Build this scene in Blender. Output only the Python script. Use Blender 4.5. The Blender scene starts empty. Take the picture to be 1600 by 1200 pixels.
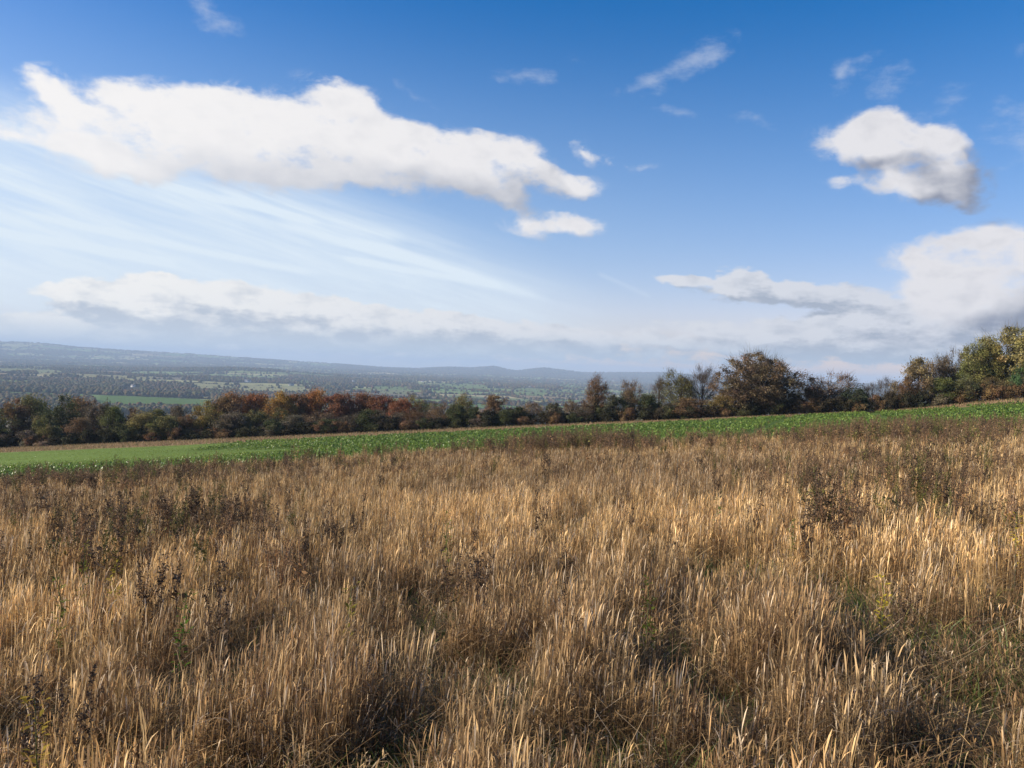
import bpy, math, random
import numpy as np
from mathutils import Matrix, Vector
rng = np.random.default_rng(7)
random.seed(7)
S = bpy.context.scene
COL = S.collection

# ---------------------------------------------------------------- camera
F = 1256.0                                   # focal length in photo pixels (1600 wide)
ROLL = math.atan(0.040); PITCH = math.atan(24.5 * math.cos(ROLL) / F)
CAMZ = 1.65
fw = np.array([0, math.cos(PITCH), -math.sin(PITCH)])
u0 = np.array([0, math.sin(PITCH), math.cos(PITCH)])
x0 = np.array([1.0, 0, 0])
RT = math.cos(ROLL) * x0 + math.sin(ROLL) * u0
UP = -math.sin(ROLL) * x0 + math.cos(ROLL) * u0
def ray(px, py):
    d = fw * F + RT * (px - 800) - UP * (py - 600)
    return d / d[1]                          # scaled so that y = 1
def azel(px, py):
    d = ray(px, py); n = np.linalg.norm(d)
    return math.atan2(d[0], d[1]), math.asin(d[2] / n)
cd = bpy.data.cameras.new('camera'); cam = bpy.data.objects.new('camera', cd); COL.objects.link(cam)
cd.sensor_width = 36; cd.lens = 36 * F / 1600; cd.clip_start = 0.05; cd.clip_end = 120000
M = Matrix(((RT[0], UP[0], -fw[0], 0), (RT[1], UP[1], -fw[1], 0), (RT[2], UP[2], -fw[2], CAMZ), (0, 0, 0, 1)))
cam.matrix_world = M
S.camera = cam

# ---------------------------------------------------------------- light
SUN_AZ, SUN_EL = math.radians(-92), math.radians(23)     # azimuth from the view direction, minus = left
sd = Vector((math.sin(SUN_AZ) * math.cos(SUN_EL), math.cos(SUN_AZ) * math.cos(SUN_EL), math.sin(SUN_EL)))
L = bpy.data.lights.new('sun', 'SUN'); L.energy = 5.0; L.angle = math.radians(0.5); L.color = (1.0, 0.90, 0.76)
lo = bpy.data.objects.new('sun', L); COL.objects.link(lo); lo.rotation_euler = sd.to_track_quat('Z', 'Y').to_euler()
S.view_settings.view_transform = 'Standard'; S.view_settings.look = 'None'; S.view_settings.gamma = 1
S.view_settings.exposure = 0.6; S.view_settings.use_curve_mapping = False
S.cycles.max_bounces = 6; S.cycles.diffuse_bounces = 3; S.cycles.transmission_bounces = 3
S.cycles.volume_bounces = 0; S.cycles.transparent_max_bounces = 8
S.cycles.use_denoising = True
try: S.cycles.denoising_prefilter = 'ACCURATE'
except Exception: pass

# ---------------------------------------------------------------- node helpers
class NT:
    def __init__(s, tree): s.t = tree
    def n(s, typ, **kw):
        nd = s.t.nodes.new(typ)
        for k, v in kw.items(): setattr(nd, k, v)
        return nd
    def link(s, a, b): s.t.links.new(a, b)
    def put(s, sock, v):
        if hasattr(v, 'is_output') or isinstance(v, bpy.types.NodeSocket): s.link(v, sock)
        else: sock.default_value = v
    def math(s, op, a, b=0.0, c=0.0, clamp=False):
        nd = s.n('ShaderNodeMath', operation=op, use_clamp=clamp)
        s.put(nd.inputs[0], a); s.put(nd.inputs[1], b); s.put(nd.inputs[2], c)
        return nd.outputs[0]
    def vec(s, op, a, b=(0, 0, 0)):
        nd = s.n('ShaderNodeVectorMath', operation=op)
        s.put(nd.inputs[0], a); s.put(nd.inputs[1], b)
        return nd.outputs['Vector'] if op not in ('LENGTH', 'DOT_PRODUCT') else nd.outputs['Value']
    def mapping(s, v, loc=(0, 0, 0), rot=(0, 0, 0), sc=(1, 1, 1), typ='POINT'):
        nd = s.n('ShaderNodeMapping', vector_type=typ); s.put(nd.inputs[0], v)
        nd.inputs[1].default_value = loc; nd.inputs[2].default_value = rot; nd.inputs[3].default_value = sc
        return nd.outputs[0]
    def noise(s, v, scale, detail=4, rough=0.55, dist=0.0, col=False):
        nd = s.n('ShaderNodeTexNoise'); s.put(nd.inputs['Vector'], v)
        nd.inputs['Scale'].default_value = scale; nd.inputs['Detail'].default_value = detail
        nd.inputs['Roughness'].default_value = rough; nd.inputs['Distortion'].default_value = dist
        return nd.outputs['Color' if col else 'Fac']
    def ramp(s, v, a, b, c=0.0, d=1.0, smooth=True):
        nd = s.n('ShaderNodeMapRange', interpolation_type='SMOOTHSTEP' if smooth else 'LINEAR')
        s.put(nd.inputs['Value'], v)
        nd.inputs['From Min'].default_value = a; nd.inputs['From Max'].default_value = b
        nd.inputs['To Min'].default_value = c; nd.inputs['To Max'].default_value = d
        return nd.outputs[0]
    def mix(s, f, a, b, typ='MIX'):
        nd = s.n('ShaderNodeMix', data_type='RGBA', blend_type=typ)
        s.put(nd.inputs['Factor'], f)
        s.put(nd.inputs[6], a if not isinstance(a, tuple) else (*a[:3], 1))
        s.put(nd.inputs[7], b if not isinstance(b, tuple) else (*b[:3], 1))
        return nd.outputs[2]

# ---------------------------------------------------------------- world: physical sky with clouds
W = bpy.data.worlds.new('World'); S.world = W; W.use_nodes = True
W.node_tree.nodes.clear(); w = NT(W.node_tree)
try:
    W.cycles.sampling_method = 'MANUAL'; W.cycles.sample_map_resolution = 256
except Exception: pass
SKY_STRENGTH = 0.095
sky = w.n('ShaderNodeTexSky', sky_type='NISHITA', sun_disc=False)
sky.sun_elevation = SUN_EL; sky.sun_rotation = SUN_AZ; sky.air_density = 1.0; sky.dust_density = 0.6; sky.ozone_density = 2.0; sky.altitude = 150
# elliptic cloud masses: photo position cx, cy, radii rx, ry, tilt (degrees, + = clockwise in the picture), weight
PUFFS = [(72,128,42,33,0,.95),(112,168,44,22,45,.62),(150,195,65,20,20,.6),(20,212,80,18,0,.6),(150,225,130,50,5,1.1),(205,262,60,24,10,.8),(300,200,170,62,4,1.25),
 (260,160,90,24,-5,.55),(340,235,200,60,4,1.1),(400,172,130,30,4,.7),(480,220,200,78,3,1.3),(515,146,66,30,12,.62),(572,162,66,28,25,.55),(620,245,200,62,4,1.25),(700,240,110,52,10,1),
 (770,262,90,55,18,1.15),(822,245,50,34,20,.8),(790,296,52,26,35,.7),(862,286,62,26,20,.8),(915,292,42,24,0,.85),
 (832,350,60,28,0,1.05),(905,350,50,25,0,1),(870,330,40,10,0,.3),(915,236,34,18,30,.75),(955,250,46,11,15,.45),(1005,258,30,9,0,.4),
 (1335,228,72,36,8,1),(1375,205,58,40,0,1),(1425,225,80,52,15,1.15),(1470,262,85,52,30,1.1),(1395,275,56,44,20,.85),(1445,300,60,26,10,.6),(1510,288,58,34,40,.6),(1310,285,30,14,0,.4),
 (1480,392,95,36,-8,.9),(1560,395,110,48,0,1.1),(1570,450,120,75,0,1.2),(1520,480,120,60,0,1),(1640,430,120,90,0,1.2),(1450,440,70,40,0,.5)]
BANK = [(135,468,60,14,0,.8),(215,462,110,26,0,1),(330,466,160,30,3,1.1),(200,490,150,28,4,1),(470,482,190,30,4,1.1),(340,500,230,36,3,1.1),(640,502,190,26,3,1),(500,520,260,40,3,1),(800,518,190,24,3,.9),(720,540,260,34,2,.8),
 (40,512,120,22,0,.8),(180,530,240,28,0,.9),(950,530,160,22,3,.7),(1050,437,60,12,0,.6),(1165,432,50,16,10,.8),(1150,456,110,20,4,.9),(1240,455,110,24,4,1),(1350,466,130,24,2,1),(1100,522,150,24,2,.7),(1250,515,170,26,0,.8),
 (1390,505,150,26,0,.9),(1420,525,150,44,0,1.1),(1300,545,170,30,0,.9),(1560,540,130,60,0,1.1),(1150,548,160,22,0,.6),(1000,560,260,16,0,.5),(1500,500,60,40,0,.7)]
VEIL = [(330,18,62,30,25,.8),(815,118,80,18,5,.7),(905,92,44,16,0,.5),(1060,105,100,30,-25,.62),(1010,130,100,16,-20,.45),(1110,90,60,20,-30,.4),(650,152,48,13,22,.75),(1055,175,60,12,5,.6),(1185,187,70,14,8,.55),
 (1313,118,24,34,15,.8),(1385,128,46,42,-30,.62),(1355,95,40,16,-20,.4),(1590,215,70,45,0,.6),(1500,160,120,40,0,.35),(20,125,30,40,20,.3),(1590,80,24,20,0,.4),(15,182,26,9,0,.4)]
RAD = 1.0 / F
def shape_group(name, blobs, warp_s, warp_a, n_s, n_d, n_a, squash=(1, 1, 1), nrough=.55, cap=5.0):
    g = bpy.data.node_groups.new(name, 'ShaderNodeTree')
    g.interface.new_socket('Vector', in_out='INPUT', socket_type='NodeSocketVector')
    g.interface.new_socket('Value', in_out='OUTPUT', socket_type='NodeSocketFloat')
    q = NT(g); gi = q.n('NodeGroupInput'); go = q.n('NodeGroupOutput')
    p = gi.outputs[0]
    wn = q.noise(p, warp_s, 3, .6, col=True)
    wv = q.vec('SUBTRACT', wn, (.5, .5, .5)); wv = q.vec('MULTIPLY', wv, (warp_a, warp_a * .7, 0))
    pw = q.vec('ADD', p, wv)
    acc = 0.0
    for (cx, cy, rx, ry, rot, wt) in blobs:
        a, e = azel(cx, cy)
        v = q.mapping(pw, (a, e, 0), (0, 0, -math.radians(rot) - ROLL), (rx * RAD * 1.10, ry * RAD * (1.0 if name == 'cumulus_shape' else 1.12), 1), 'TEXTURE')
        gr = q.n('ShaderNodeTexGradient', gradient_type='SPHERICAL'); q.link(v, gr.inputs[0])
        acc = q.math('MULTIPLY_ADD', gr.outputs['Fac'], wt, acc)
    nn = q.noise(q.mapping(p, sc=squash), n_s, n_d, nrough)
    nn = q.math('SUBTRACT', nn, .5)
    sup = q.ramp(acc, 0.0, .25)                       # noise only where there is cloud
    g.interface.new_socket('Bulk', in_out='OUTPUT', socket_type='NodeSocketFloat')
    out = q.math('MULTIPLY_ADD', q.math('MULTIPLY', nn, sup), n_a, q.math('MINIMUM', acc, cap))
    q.link(out, go.inputs[0]); q.link(acc, go.inputs[1])
    return g
tc = w.n('ShaderNodeTexCoord'); sep = w.n('ShaderNodeSeparateXYZ'); w.link(tc.outputs['Generated'], sep.inputs[0])
az = w.math('ARCTAN2', sep.outputs[0], sep.outputs[1]); el = w.math('ARCSINE', sep.outputs[2])
cb = w.n('ShaderNodeCombineXYZ'); w.link(az, cb.inputs[0]); w.link(el, cb.inputs[1])
P = cb.outputs[0]
def use(g, v):
    nd = w.n('ShaderNodeGroup'); nd.node_tree = g; w.put(nd.inputs[0], v); return nd.outputs[0], nd.outputs[1]
gp = shape_group('cumulus_shape', PUFFS, 16, .034, 14, 11, 2.2, (1, 1.7, 1), .62, .86)
gb = shape_group('cloud_bank_shape', BANK, 26, .03, 20, 8, 2.2, (1, 2.4, 1), .62, .9)
gv = shape_group('wisp_shape', VEIL, 18, .04, 20, 6, 2.0, (1, 2.0, 1), .65)
col = sky.outputs[0]
hs = w.n('ShaderNodeHueSaturation'); hs.inputs['Saturation'].default_value = 1.52; w.link(col, hs.inputs['Color'])
K = 1.0 / (SKY_STRENGTH * 2 ** S.view_settings.exposure)
col = w.mix(1.0, hs.outputs[0], (1.42, .93, 1.10), 'MULTIPLY')
def C(r, g, b): return (r * K, g * K, b * K)
# haze whitening low down and towards the sun
low = w.ramp(el, .46, -.01, 0, 1); lft = w.ramp(az, .5, -.75, 0.0, 1.0)
veilf = w.math('MULTIPLY', low, w.math('MULTIPLY_ADD', lft, .50, .36))
col = w.mix(w.math('MULTIPLY', veilf, .85), col, C(.56, .76, .93))
# cirrus: streaks fanning down to the right on the left of the sky
st = w.mapping(w.mapping(P, rot=(0, 0, math.radians(13))), sc=(1.3, 13, 1))
sn = w.noise(st, 3.2, 6, .62, .35)
st2 = w.mapping(w.mapping(P, rot=(0, 0, math.radians(15))), (3, 1, 0), sc=(1.5, 50, 1)); sn2 = w.noise(st2, 2.2, 3, .6, .2)
dcl = w.vec('SUBTRACT', w.mapping(P, sc=(1, 1, 1)), (0, 0, 0))
ca, ce = azel(230, 385); cm = w.n('ShaderNodeTexGradient', gradient_type='SPHERICAL')
w.link(w.mapping(P, (ca, ce, 0), (0, 0, -math.radians(9)), (820 * RAD, 185 * RAD, 1), 'TEXTURE'), cm.inputs[0])
cf = w.math('MULTIPLY', w.ramp(cm.outputs['Fac'], 0, .45), w.ramp(w.math('MULTIPLY_ADD', sn2, .25, sn), .34, .95, .26, .95))
cf = w.math('ADD', w.math('MULTIPLY', cf, .95), w.ramp(cm.outputs['Fac'], 0, .6, 0, .14))
# contrails: thin soft lines between two points of the sky
def trail(x0_, y0_, x1_, y1_, wd, amt):
    a0, e0 = azel(x0_, y0_); a1, e1 = azel(x1_, y1_)
    ln = math.hypot(a1 - a0, e1 - e0); an = math.atan2(e1 - e0, a1 - a0)
    v = w.mapping(P, ((a0 + a1) / 2, (e0 + e1) / 2, 0), (0, 0, an), (ln / 2, wd * RAD, 1), 'TEXTURE')
    sx = w.n('ShaderNodeSeparateXYZ'); w.link(v, sx.inputs[0])
    ex = w.ramp(w.math('ABSOLUTE', sx.outputs[0]), 1.0, .75); ey = w.ramp(w.math('ABSOLUTE', sx.outputs[1]), 1.0, 0.0)
    return w.math('MULTIPLY', w.math('MULTIPLY', ex, ey), amt)
for t in [(100,246,510,350,8,.62),(-60,350,285,414,9,.7),(530,402,790,448,8,.5),(0,325,520,432,9,.42),(400,330,870,468,16,.35),(330,290,640,380,20,.3),(930,425,1020,465,6,.2)]:
    cf = w.math('ADD', cf, w.math('MULTIPLY', trail(*t), w.ramp(sn2, .3, .6, .5, 1)))
cf = w.math('MINIMUM', cf, .95)
col = w.mix(cf, col, C(.78, .88, .97))
# wisps
vd, _ = use(gv, P); va = w.ramp(vd, .2, 1.25, 0, .55)
col = w.mix(va, col, C(.62, .68, .80))
# bank low over the horizon
SHX, SHY = -.020, .016
bd, bB = use(gb, P); bd2, bB2 = use(gb, w.vec('ADD', P, (SHX * .6, SHY * .8, 0)))
ba = w.ramp(bd, .20, .62, 0, .95)
bsh = w.ramp(w.math('MULTIPLY_ADD', w.math('SUBTRACT', bB2, bB), .8, w.math('SUBTRACT', bd2, bd)), -.55, .55)
bn = w.noise(w.mapping(P, sc=(1, 2.2, 1)), 26, 6, .62)
bsh = w.math('ADD', bsh, w.math('MULTIPLY', w.math('SUBTRACT', bn, .5), 2.4), clamp=True)
bright = w.mix(lft, C(.70, .72, .78), C(1.0, .98, .94))
dark = w.mix(lft, C(.38, .43, .53), C(.55, .61, .70))
bcol = w.mix(bsh, bright, dark)
# lower part of the bank fades to an even grey-blue
lowb = w.ramp(el, .050, .010, 0, .8)
bcol = w.mix(lowb, bcol, w.mix(lft, C(.42, .54, .68), C(.66, .74, .83)))
col = w.mix(ba, col, bcol)
# cumulus
pd, pB = use(gp, P); pd2, pB2 = use(gp, w.vec('ADD', P, (SHX * 1.4, SHY * 1.4, 0)))
pa = w.ramp(pd, .16, .80, 0, 1.0)
nw = w.noise(w.mapping(P, (2, 5, 0), sc=(1, 1.8, 1)), 22, 9, .68, .6)
pa = w.math('MAXIMUM', pa, w.math('MULTIPLY', w.ramp(pB, .02, .45), w.ramp(nw, .44, .74, 0, .65)))
psh = w.ramp(w.math('MULTIPLY_ADD', w.math('SUBTRACT', pB2, pB), w.ramp(az, 0, .35, .55, 1.15), w.math('MULTIPLY', w.math('SUBTRACT', pd2, pd), .45)), -.30, .85)
pn = w.noise(w.mapping(P, sc=(1, 1.7, 1)), 28, 6, .58)
psh = w.math('ADD', psh, w.math('MULTIPLY', w.math('SUBTRACT', pn, .5), 1.0), clamp=True)
pcol = w.mix(psh, w.mix(lft, C(.80, .79, .82), C(.96, .94, .93)), w.mix(lft, C(.27, .30, .39), C(.80, .81, .85)))
col = w.mix(pa, col, pcol)
bg = w.n('ShaderNodeBackground'); bg.inputs[1].default_value = SKY_STRENGTH; w.link(col, bg.inputs[0])
wo = w.n('ShaderNodeOutputWorld'); w.link(bg.outputs[0], wo.inputs[0])

# ---------------------------------------------------------------- maths helpers
def vnoise(x, y, seed=0):
    x = np.asarray(x, float); y = np.asarray(y, float)
    xi = np.floor(x).astype(np.int64); yi = np.floor(y).astype(np.int64); fx = x - xi; fy = y - yi
    fx = fx * fx * (3 - 2 * fx); fy = fy * fy * (3 - 2 * fy)
    def h(a, b):
        n = (a * 374761393 + b * 668265263 + seed * 1442695041) & 0x7fffffff
        n = ((n ^ (n >> 13)) * 1274126177) & 0x7fffffff
        return ((n ^ (n >> 16)) & 0xffff) / 65535.0
    return (h(xi, yi) * (1 - fx) + h(xi + 1, yi) * fx) * (1 - fy) + (h(xi, yi + 1) * (1 - fx) + h(xi + 1, yi + 1) * fx) * fy
def fbm(x, y, seed=0, oct=4):
    s = 0; a = .5; t = 0
    for i in range(oct):
        s = s + a * vnoise(np.asarray(x) * 2 ** i, np.asarray(y) * 2 ** i, seed + i); t += a; a *= .5
    return s / t
def sstep(a, b, x):
    t = np.clip((np.asarray(x, float) - a) / (b - a), 0, 1); return t * t * (3 - 2 * t)
A_, B_, Q_ = 0.086, -0.0769, 1.0e-4
def yhedge(x): return np.interp(x, [-400, -130, -60, 0, 50, 80, 110, 250], [205, 166, 157, 150, 137, 124, 108, 60])
def yedge(x): return np.interp(x, [-60, -40, -23, 0, 27, 60], [25, 33, 41, 52, 49, 50])
HILL = ([-1500, -600, 0, 60, 120, 200, 300, 400, 520, 600, 650, 700, 735, 770, 805, 825, 850, 885, 910, 940, 990, 1040, 1100, 1245, 1320, 1400, 1600, 2600],
        [11, 12, 11, 10.8, 6.5, 4.5, 3, 0, -3, -6, -5.5, -1.5, -1.5, 2.5, -3.5, 0, 3.5, 0.5, -1.8, -.5, 1.5, 3.5, .5, -.5, -1.5, -1.5, 0, 0])
def height(x, y):
    x = np.asarray(x, float); y = np.asarray(y, float)
    p = A_ * x + B_ * y + Q_ * np.clip(y, 0, 160) ** 2
    p = np.where(p > 12, 12 + 14 * np.tanh((p - 12) / 14), p)
    p = p + 1.3 * sstep(58, 80, x) * sstep(96, 118, y) * sstep(400, 150, y)
    bump = .05 * (fbm(x / 7, y / 7, 3) - .5)
    d = np.maximum(y - yhedge(x) - 3, 0)
    drop = np.where(d < 120, d * d * .00085, 120 * 120 * .00085 + (d - 120) * .204)
    near = p + bump - drop
    r = np.hypot(x, y)
    und = -112 + 34 * (fbm(x / 1900 + 5, y / 1900 + 2, 11, 3) - .5) + 14 * (fbm(x / 500, y / 500, 17, 2) - .5)
    # far hills by bearing
    px = 800 + F * (x / np.maximum(y, 1.0)); px = np.where(y > 1, np.clip(px, -1500, 2600), 2600)
    h = np.interp(px, HILL[0], HILL[1])
    top = CAMZ + h / F * np.maximum(y, 1) - 9
    wgt = np.exp(-((r - 13500) / 2100) ** 2)
    rough = 14 * (fbm(x / 900, y / 900, 23, 3) - .5)
    far = und + np.maximum(top - und + rough * .6, 0) * wgt
    # low wooded rise
    far = far + 34 * np.exp(-(((x + 1900) / 520) ** 2 + ((y - 5600) / 420) ** 2))
    k = 14.0
    m = np.maximum(near, far)
    return m + k * np.log(np.exp(np.clip((near - m) / k, -40, 0)) + np.exp(np.clip((far - m) / k, -40, 0))) * np.where(r > 150, 1, 0)
def hz(x, y): return float(height(np.array([x]), np.array([y]))[0])

def mesh(name, co, faces=None, quads=None, tris=None, color=None, mat=None, parent=None, smooth=False, link=True, uvlike=None):
    me = bpy.data.meshes.new(name); co = np.asarray(co, np.float32)
    loops = []; starts = []; tot = []; n = 0
    if quads is not None and len(quads): q = np.asarray(quads, np.int32); loops.append(q.ravel()); tot.append(np.full(len(q), 4, np.int32))
    if tris is not None and len(tris): t = np.asarray(tris, np.int32); loops.append(t.ravel()); tot.append(np.full(len(t), 3, np.int32))
    lv = np.concatenate(loops); lt = np.concatenate(tot); ls = np.concatenate([[0], np.cumsum(lt)[:-1]]).astype(np.int32)
    me.vertices.add(len(co)); me.vertices.foreach_set('co', co.ravel())
    me.loops.add(len(lv)); me.loops.foreach_set('vertex_index', lv)
    me.polygons.add(len(lt)); me.polygons.foreach_set('loop_start', ls); me.polygons.foreach_set('loop_total', lt)
    if smooth: me.polygons.foreach_set('use_smooth', np.ones(len(lt), bool))
    me.update(calc_edges=True)
    if color is not None:
        c = np.ones((len(co), 4), np.float32); c[:, :3] = color
        at = me.color_attributes.new('tone', 'FLOAT_COLOR', 'POINT'); at.data.foreach_set('color', c.ravel())
    if mat: me.materials.append(mat)
    if not link: return me
    o = bpy.data.objects.new(name, me); COL.objects.link(o)
    if parent: o.parent = parent
    return o
def tag(o, label=None, cat=None, group=None, kind=None):
    if label: o['label'] = label
    if cat: o['category'] = cat
    if group: o['group'] = group
    if kind: o['kind'] = kind
    return o
class Soup:
    """collects numpy pieces of one mesh"""
    def __init__(s): s.v = []; s.q = []; s.t = []; s.c = []; s.n = 0
    def add(s, v, q=None, t=None, c=(1, 1, 1)):
        v = np.asarray(v, float).reshape(-1, 3)
        if q is not None and len(q): s.q.append(np.asarray(q) + s.n)
        if t is not None and len(t): s.t.append(np.asarray(t) + s.n)
        cc = np.empty((len(v), 3)); cc[:] = c; s.c.append(cc); s.v.append(v); s.n += len(v)
    def arrays(s):
        return (np.concatenate(s.v), np.concatenate(s.q) if s.q else None, np.concatenate(s.t) if s.t else None, np.concatenate(s.c))
    def build(s, name, mat, parent=None, **k):
        v, q, t, c = s.arrays()
        return mesh(name, v, quads=q, tris=t, color=c, mat=mat, parent=parent, **k)

# ---------------------------------------------------------------- materials
def principled(name, rough=.8, spec=.3):
    m = bpy.data.materials.new(name); m.use_nodes = True; t = NT(m.node_tree)
    b = m.node_tree.nodes['Principled BSDF']; b.inputs['Roughness'].default_value = rough
    b.inputs['Specular IOR Level'].default_value = spec
    return m, t, b
def tone(t, base=(1, 1, 1)):
    a = t.n('ShaderNodeAttribute', attribute_name='tone'); return a.outputs['Color']
def leafy(name, trans=.35, rough=.55, spec=.25, objcol=False, nscale=None):
    m, t, b = principled(name, rough, spec)
    c = tone(t)
    if objcol:
        oi = t.n('ShaderNodeObjectInfo'); c = t.mix(1.0, c, oi.outputs['Color'], 'MULTIPLY')
    if nscale:
        g = t.n('ShaderNodeNewGeometry')
        c = t.mix(1.0, c, t.mix(t.noise(g.outputs['Position'], nscale, 3), (.6, .6, .6), (1.4, 1.4, 1.4)), 'MULTIPLY')
    t.link(c, b.inputs['Base Color'])
    tr = t.n('ShaderNodeBsdfTranslucent'); t.link(c, tr.inputs['Color'])
    mx = t.n('ShaderNodeMixShader'); mx.inputs[0].default_value = trans
    t.link(b.outputs[0], mx.inputs[1]); t.link(tr.outputs[0], mx.inputs[2])
    out = m.node_tree.nodes['Material Output']; t.link(mx.outputs[0], out.inputs[0])
    return m
M_straw = leafy('dry_straw', .30, .75, .12)
M_blade = leafy('grass_blade', .4, .5, .3)
M_crop = leafy('crop_leaf', .35, .42, .35)
M_tree = leafy('tree_leaf', .25, .7, .15, objcol=True)
M_weed = leafy('weed', .15, .75, .15)
M_bark, t, b = principled('bark', .9, .1)
g = t.n('ShaderNodeTexCoord'); nz = t.noise(t.mapping(g.outputs['Object'], sc=(6, 6, 1.2)), 3, 5, .6)
t.link(t.mix(nz, (.035, .028, .020), (.12, .10, .075)), b.inputs['Base Color'])
bp = t.n('ShaderNodeBump'); bp.inputs['Strength'].default_value = .6; t.link(nz, bp.inputs['Height']); t.link(bp.outputs[0], b.inputs['Normal'])
M_ivy = leafy('ivy_leaf', .1, .45, .4)
M_far = leafy('far_foliage', .05, .9, .05)
M_ground, t, b = principled('ground', .95, .05)
gg = t.n('ShaderNodeNewGeometry'); c0 = tone(t)
n1 = t.noise(gg.outputs['Position'], 9, 6, .65); n2 = t.noise(gg.outputs['Position'], .06, 4, .6)
n3 = t.noise(gg.outputs['Position'], .6, 4, .6)
mul = t.mix(n1, (.45, .45, .45), (1.55, 1.5, 1.45)); c1 = t.mix(1.0, c0, mul, 'MULTIPLY')
c1 = t.mix(1.0, c1, t.mix(n2, (.65, .70, .65), (1.35, 1.28, 1.3)), 'MULTIPLY')
c1 = t.mix(1.0, c1, t.mix(n3, (.75, .8, .7), (1.25, 1.2, 1.3)), 'MULTIPLY')
t.link(c1, b.inputs['Base Color'])
bp = t.n('ShaderNodeBump'); bp.inputs['Strength'].default_value = .5; bp.inputs['Distance'].default_value = .05
t.link(n1, bp.inputs['Height']); t.link(bp.outputs[0], b.inputs['Normal'])

# ---------------------------------------------------------------- valley layout: fields, woods, hedgerows
CELL = 290.0
def cells(x, y):
    """jittered grid of fields: cell id and distance from the nearest field edge"""
    ca, sa = math.cos(.35), math.sin(.35)
    sx = (x * ca + y * sa) / (CELL * 1.35) + .35 * (vnoise(x / 700, y / 700, 31) - .5); sy = (-x * sa + y * ca) / CELL + .35 * (vnoise(x / 600, y / 600, 37) - .5)
    ix = np.floor(sx).astype(np.int64); iy = np.floor(sy).astype(np.int64)
    best = np.full(x.shape, 1e9); sec = np.full(x.shape, 1e9); bid = np.zeros(x.shape, np.int64)
    for dx in (-1, 0, 1):
        for dy in (-1, 0, 1):
            cx = ix + dx; cy = iy + dy
            n = (cx * 73856093 ^ cy * 19349663) & 0x7fffffff
            jx = ((n * 1103515245 + 12345) & 0x7fffffff) / 0x7fffffff; jy = ((n * 69069 + 5) & 0x7fffffff) / 0x7fffffff
            d = np.maximum(np.abs(sx - (cx + .25 + .5 * jx)), np.abs(sy - (cy + .25 + .5 * jy)) )
            d = np.hypot(sx - (cx + .25 + .5 * jx), sy - (cy + .25 + .5 * jy)) * .35 + d * .65
            m1 = d < best
            sec = np.where(m1, best, np.minimum(sec, d)); bid = np.where(m1, n, bid); best = np.where(m1, d, best)
    return bid, (sec - best) * CELL * .5
PAL = 1.15 * np.array([(.11, .18, .045), (.15, .22, .06), (.18, .22, .07), (.28, .28, .12), (.20, .15, .08), (.12, .20, .05), (.34, .30, .15), (.16, .22, .07), (.15, .13, .08), (.10, .17, .045), (.30, .30, .13)])
# open fields and woods seen in the photo: bearing range in photo pixels, distance range, colour
def band(px0, px1, y0, y1):        # photo rows -> distances on the valley floor
    pm = (px0 + px1) / 2; lv = 543.5 + .04 * pm
    return px0, px1, 110 * F / (max(y0, y1) - lv), 110 * F / (min(y0, y1) - lv)
OPEN = [(150, 335, 1640, 2080, (.085, .155, .03)), (*band(-20, 45, 592, 597), (.15, .20, .06)), (*band(300, 480, 600, 613), (.25, .25, .11)), (*band(-20, 160, 612, 620), (.12, .19, .05)),
        (*band(-20, 110, 577, 583), (.17, .19, .07)), (*band(60, 240, 586, 590), (.22, .21, .09)), (*band(585, 640, 602, 609), (.13, .19, .06)), (*band(650, 720, 599, 604), (.13, .20, .05)), (*band(690, 760, 600, 607), (.14, .20, .06)),
        (*band(806, 850, 607, 617), (.14, .20, .06)), (*band(440, 520, 586, 589), (.14, .18, .07)), (*band(560, 640, 607, 614), (.17, .19, .08)), (*band(795, 840, 620, 626), (.16, .20, .07)), (*band(700, 760, 616, 622), (.13, .17, .06)), (*band(870, 905, 600, 606), (.12, .18, .05))]
WOODS = [band(-60, 385, 596, 618), band(480, 600, 592, 600), band(620, 700, 588, 594), band(760, 880, 601, 606), band(250, 400, 572, 580)]
def inzone(x, y, z, soft=0):
    px = 800 + F * x / np.maximum(y, 1); r = y
    w_ = 14 * (fbm(x / 120, y / 120, 5, 2) - .5)
    return (y > 500) & (px + w_ > z[0]) & (px + w_ < z[1]) & (r + w_ * 6 > z[2]) & (r + w_ * 6 < z[3])
def woodmask(x, y):
    m = fbm(x / 620 + 9, y / 620, 41, 3) + .10 * (fbm(x / 90, y / 90, 43, 2) - .5) > .60
    m |= (np.hypot(x / 1.3 + 1900, y - 5500) < 500)
    for z in WOODS: m |= inzone(x, y, z) & (fbm(x / 200, y / 200, 47, 3) > .33)
    m |= (np.hypot(x, y) > 10600) & (x > -.22 * y) & (fbm(x / 500, y / 500, 49, 2) > .22)
    for z in OPEN: m &= ~inzone(x, y, z)
    m |= (y > yhedge(x)) & (y < 330) & (x < 40)
    return m
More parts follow.
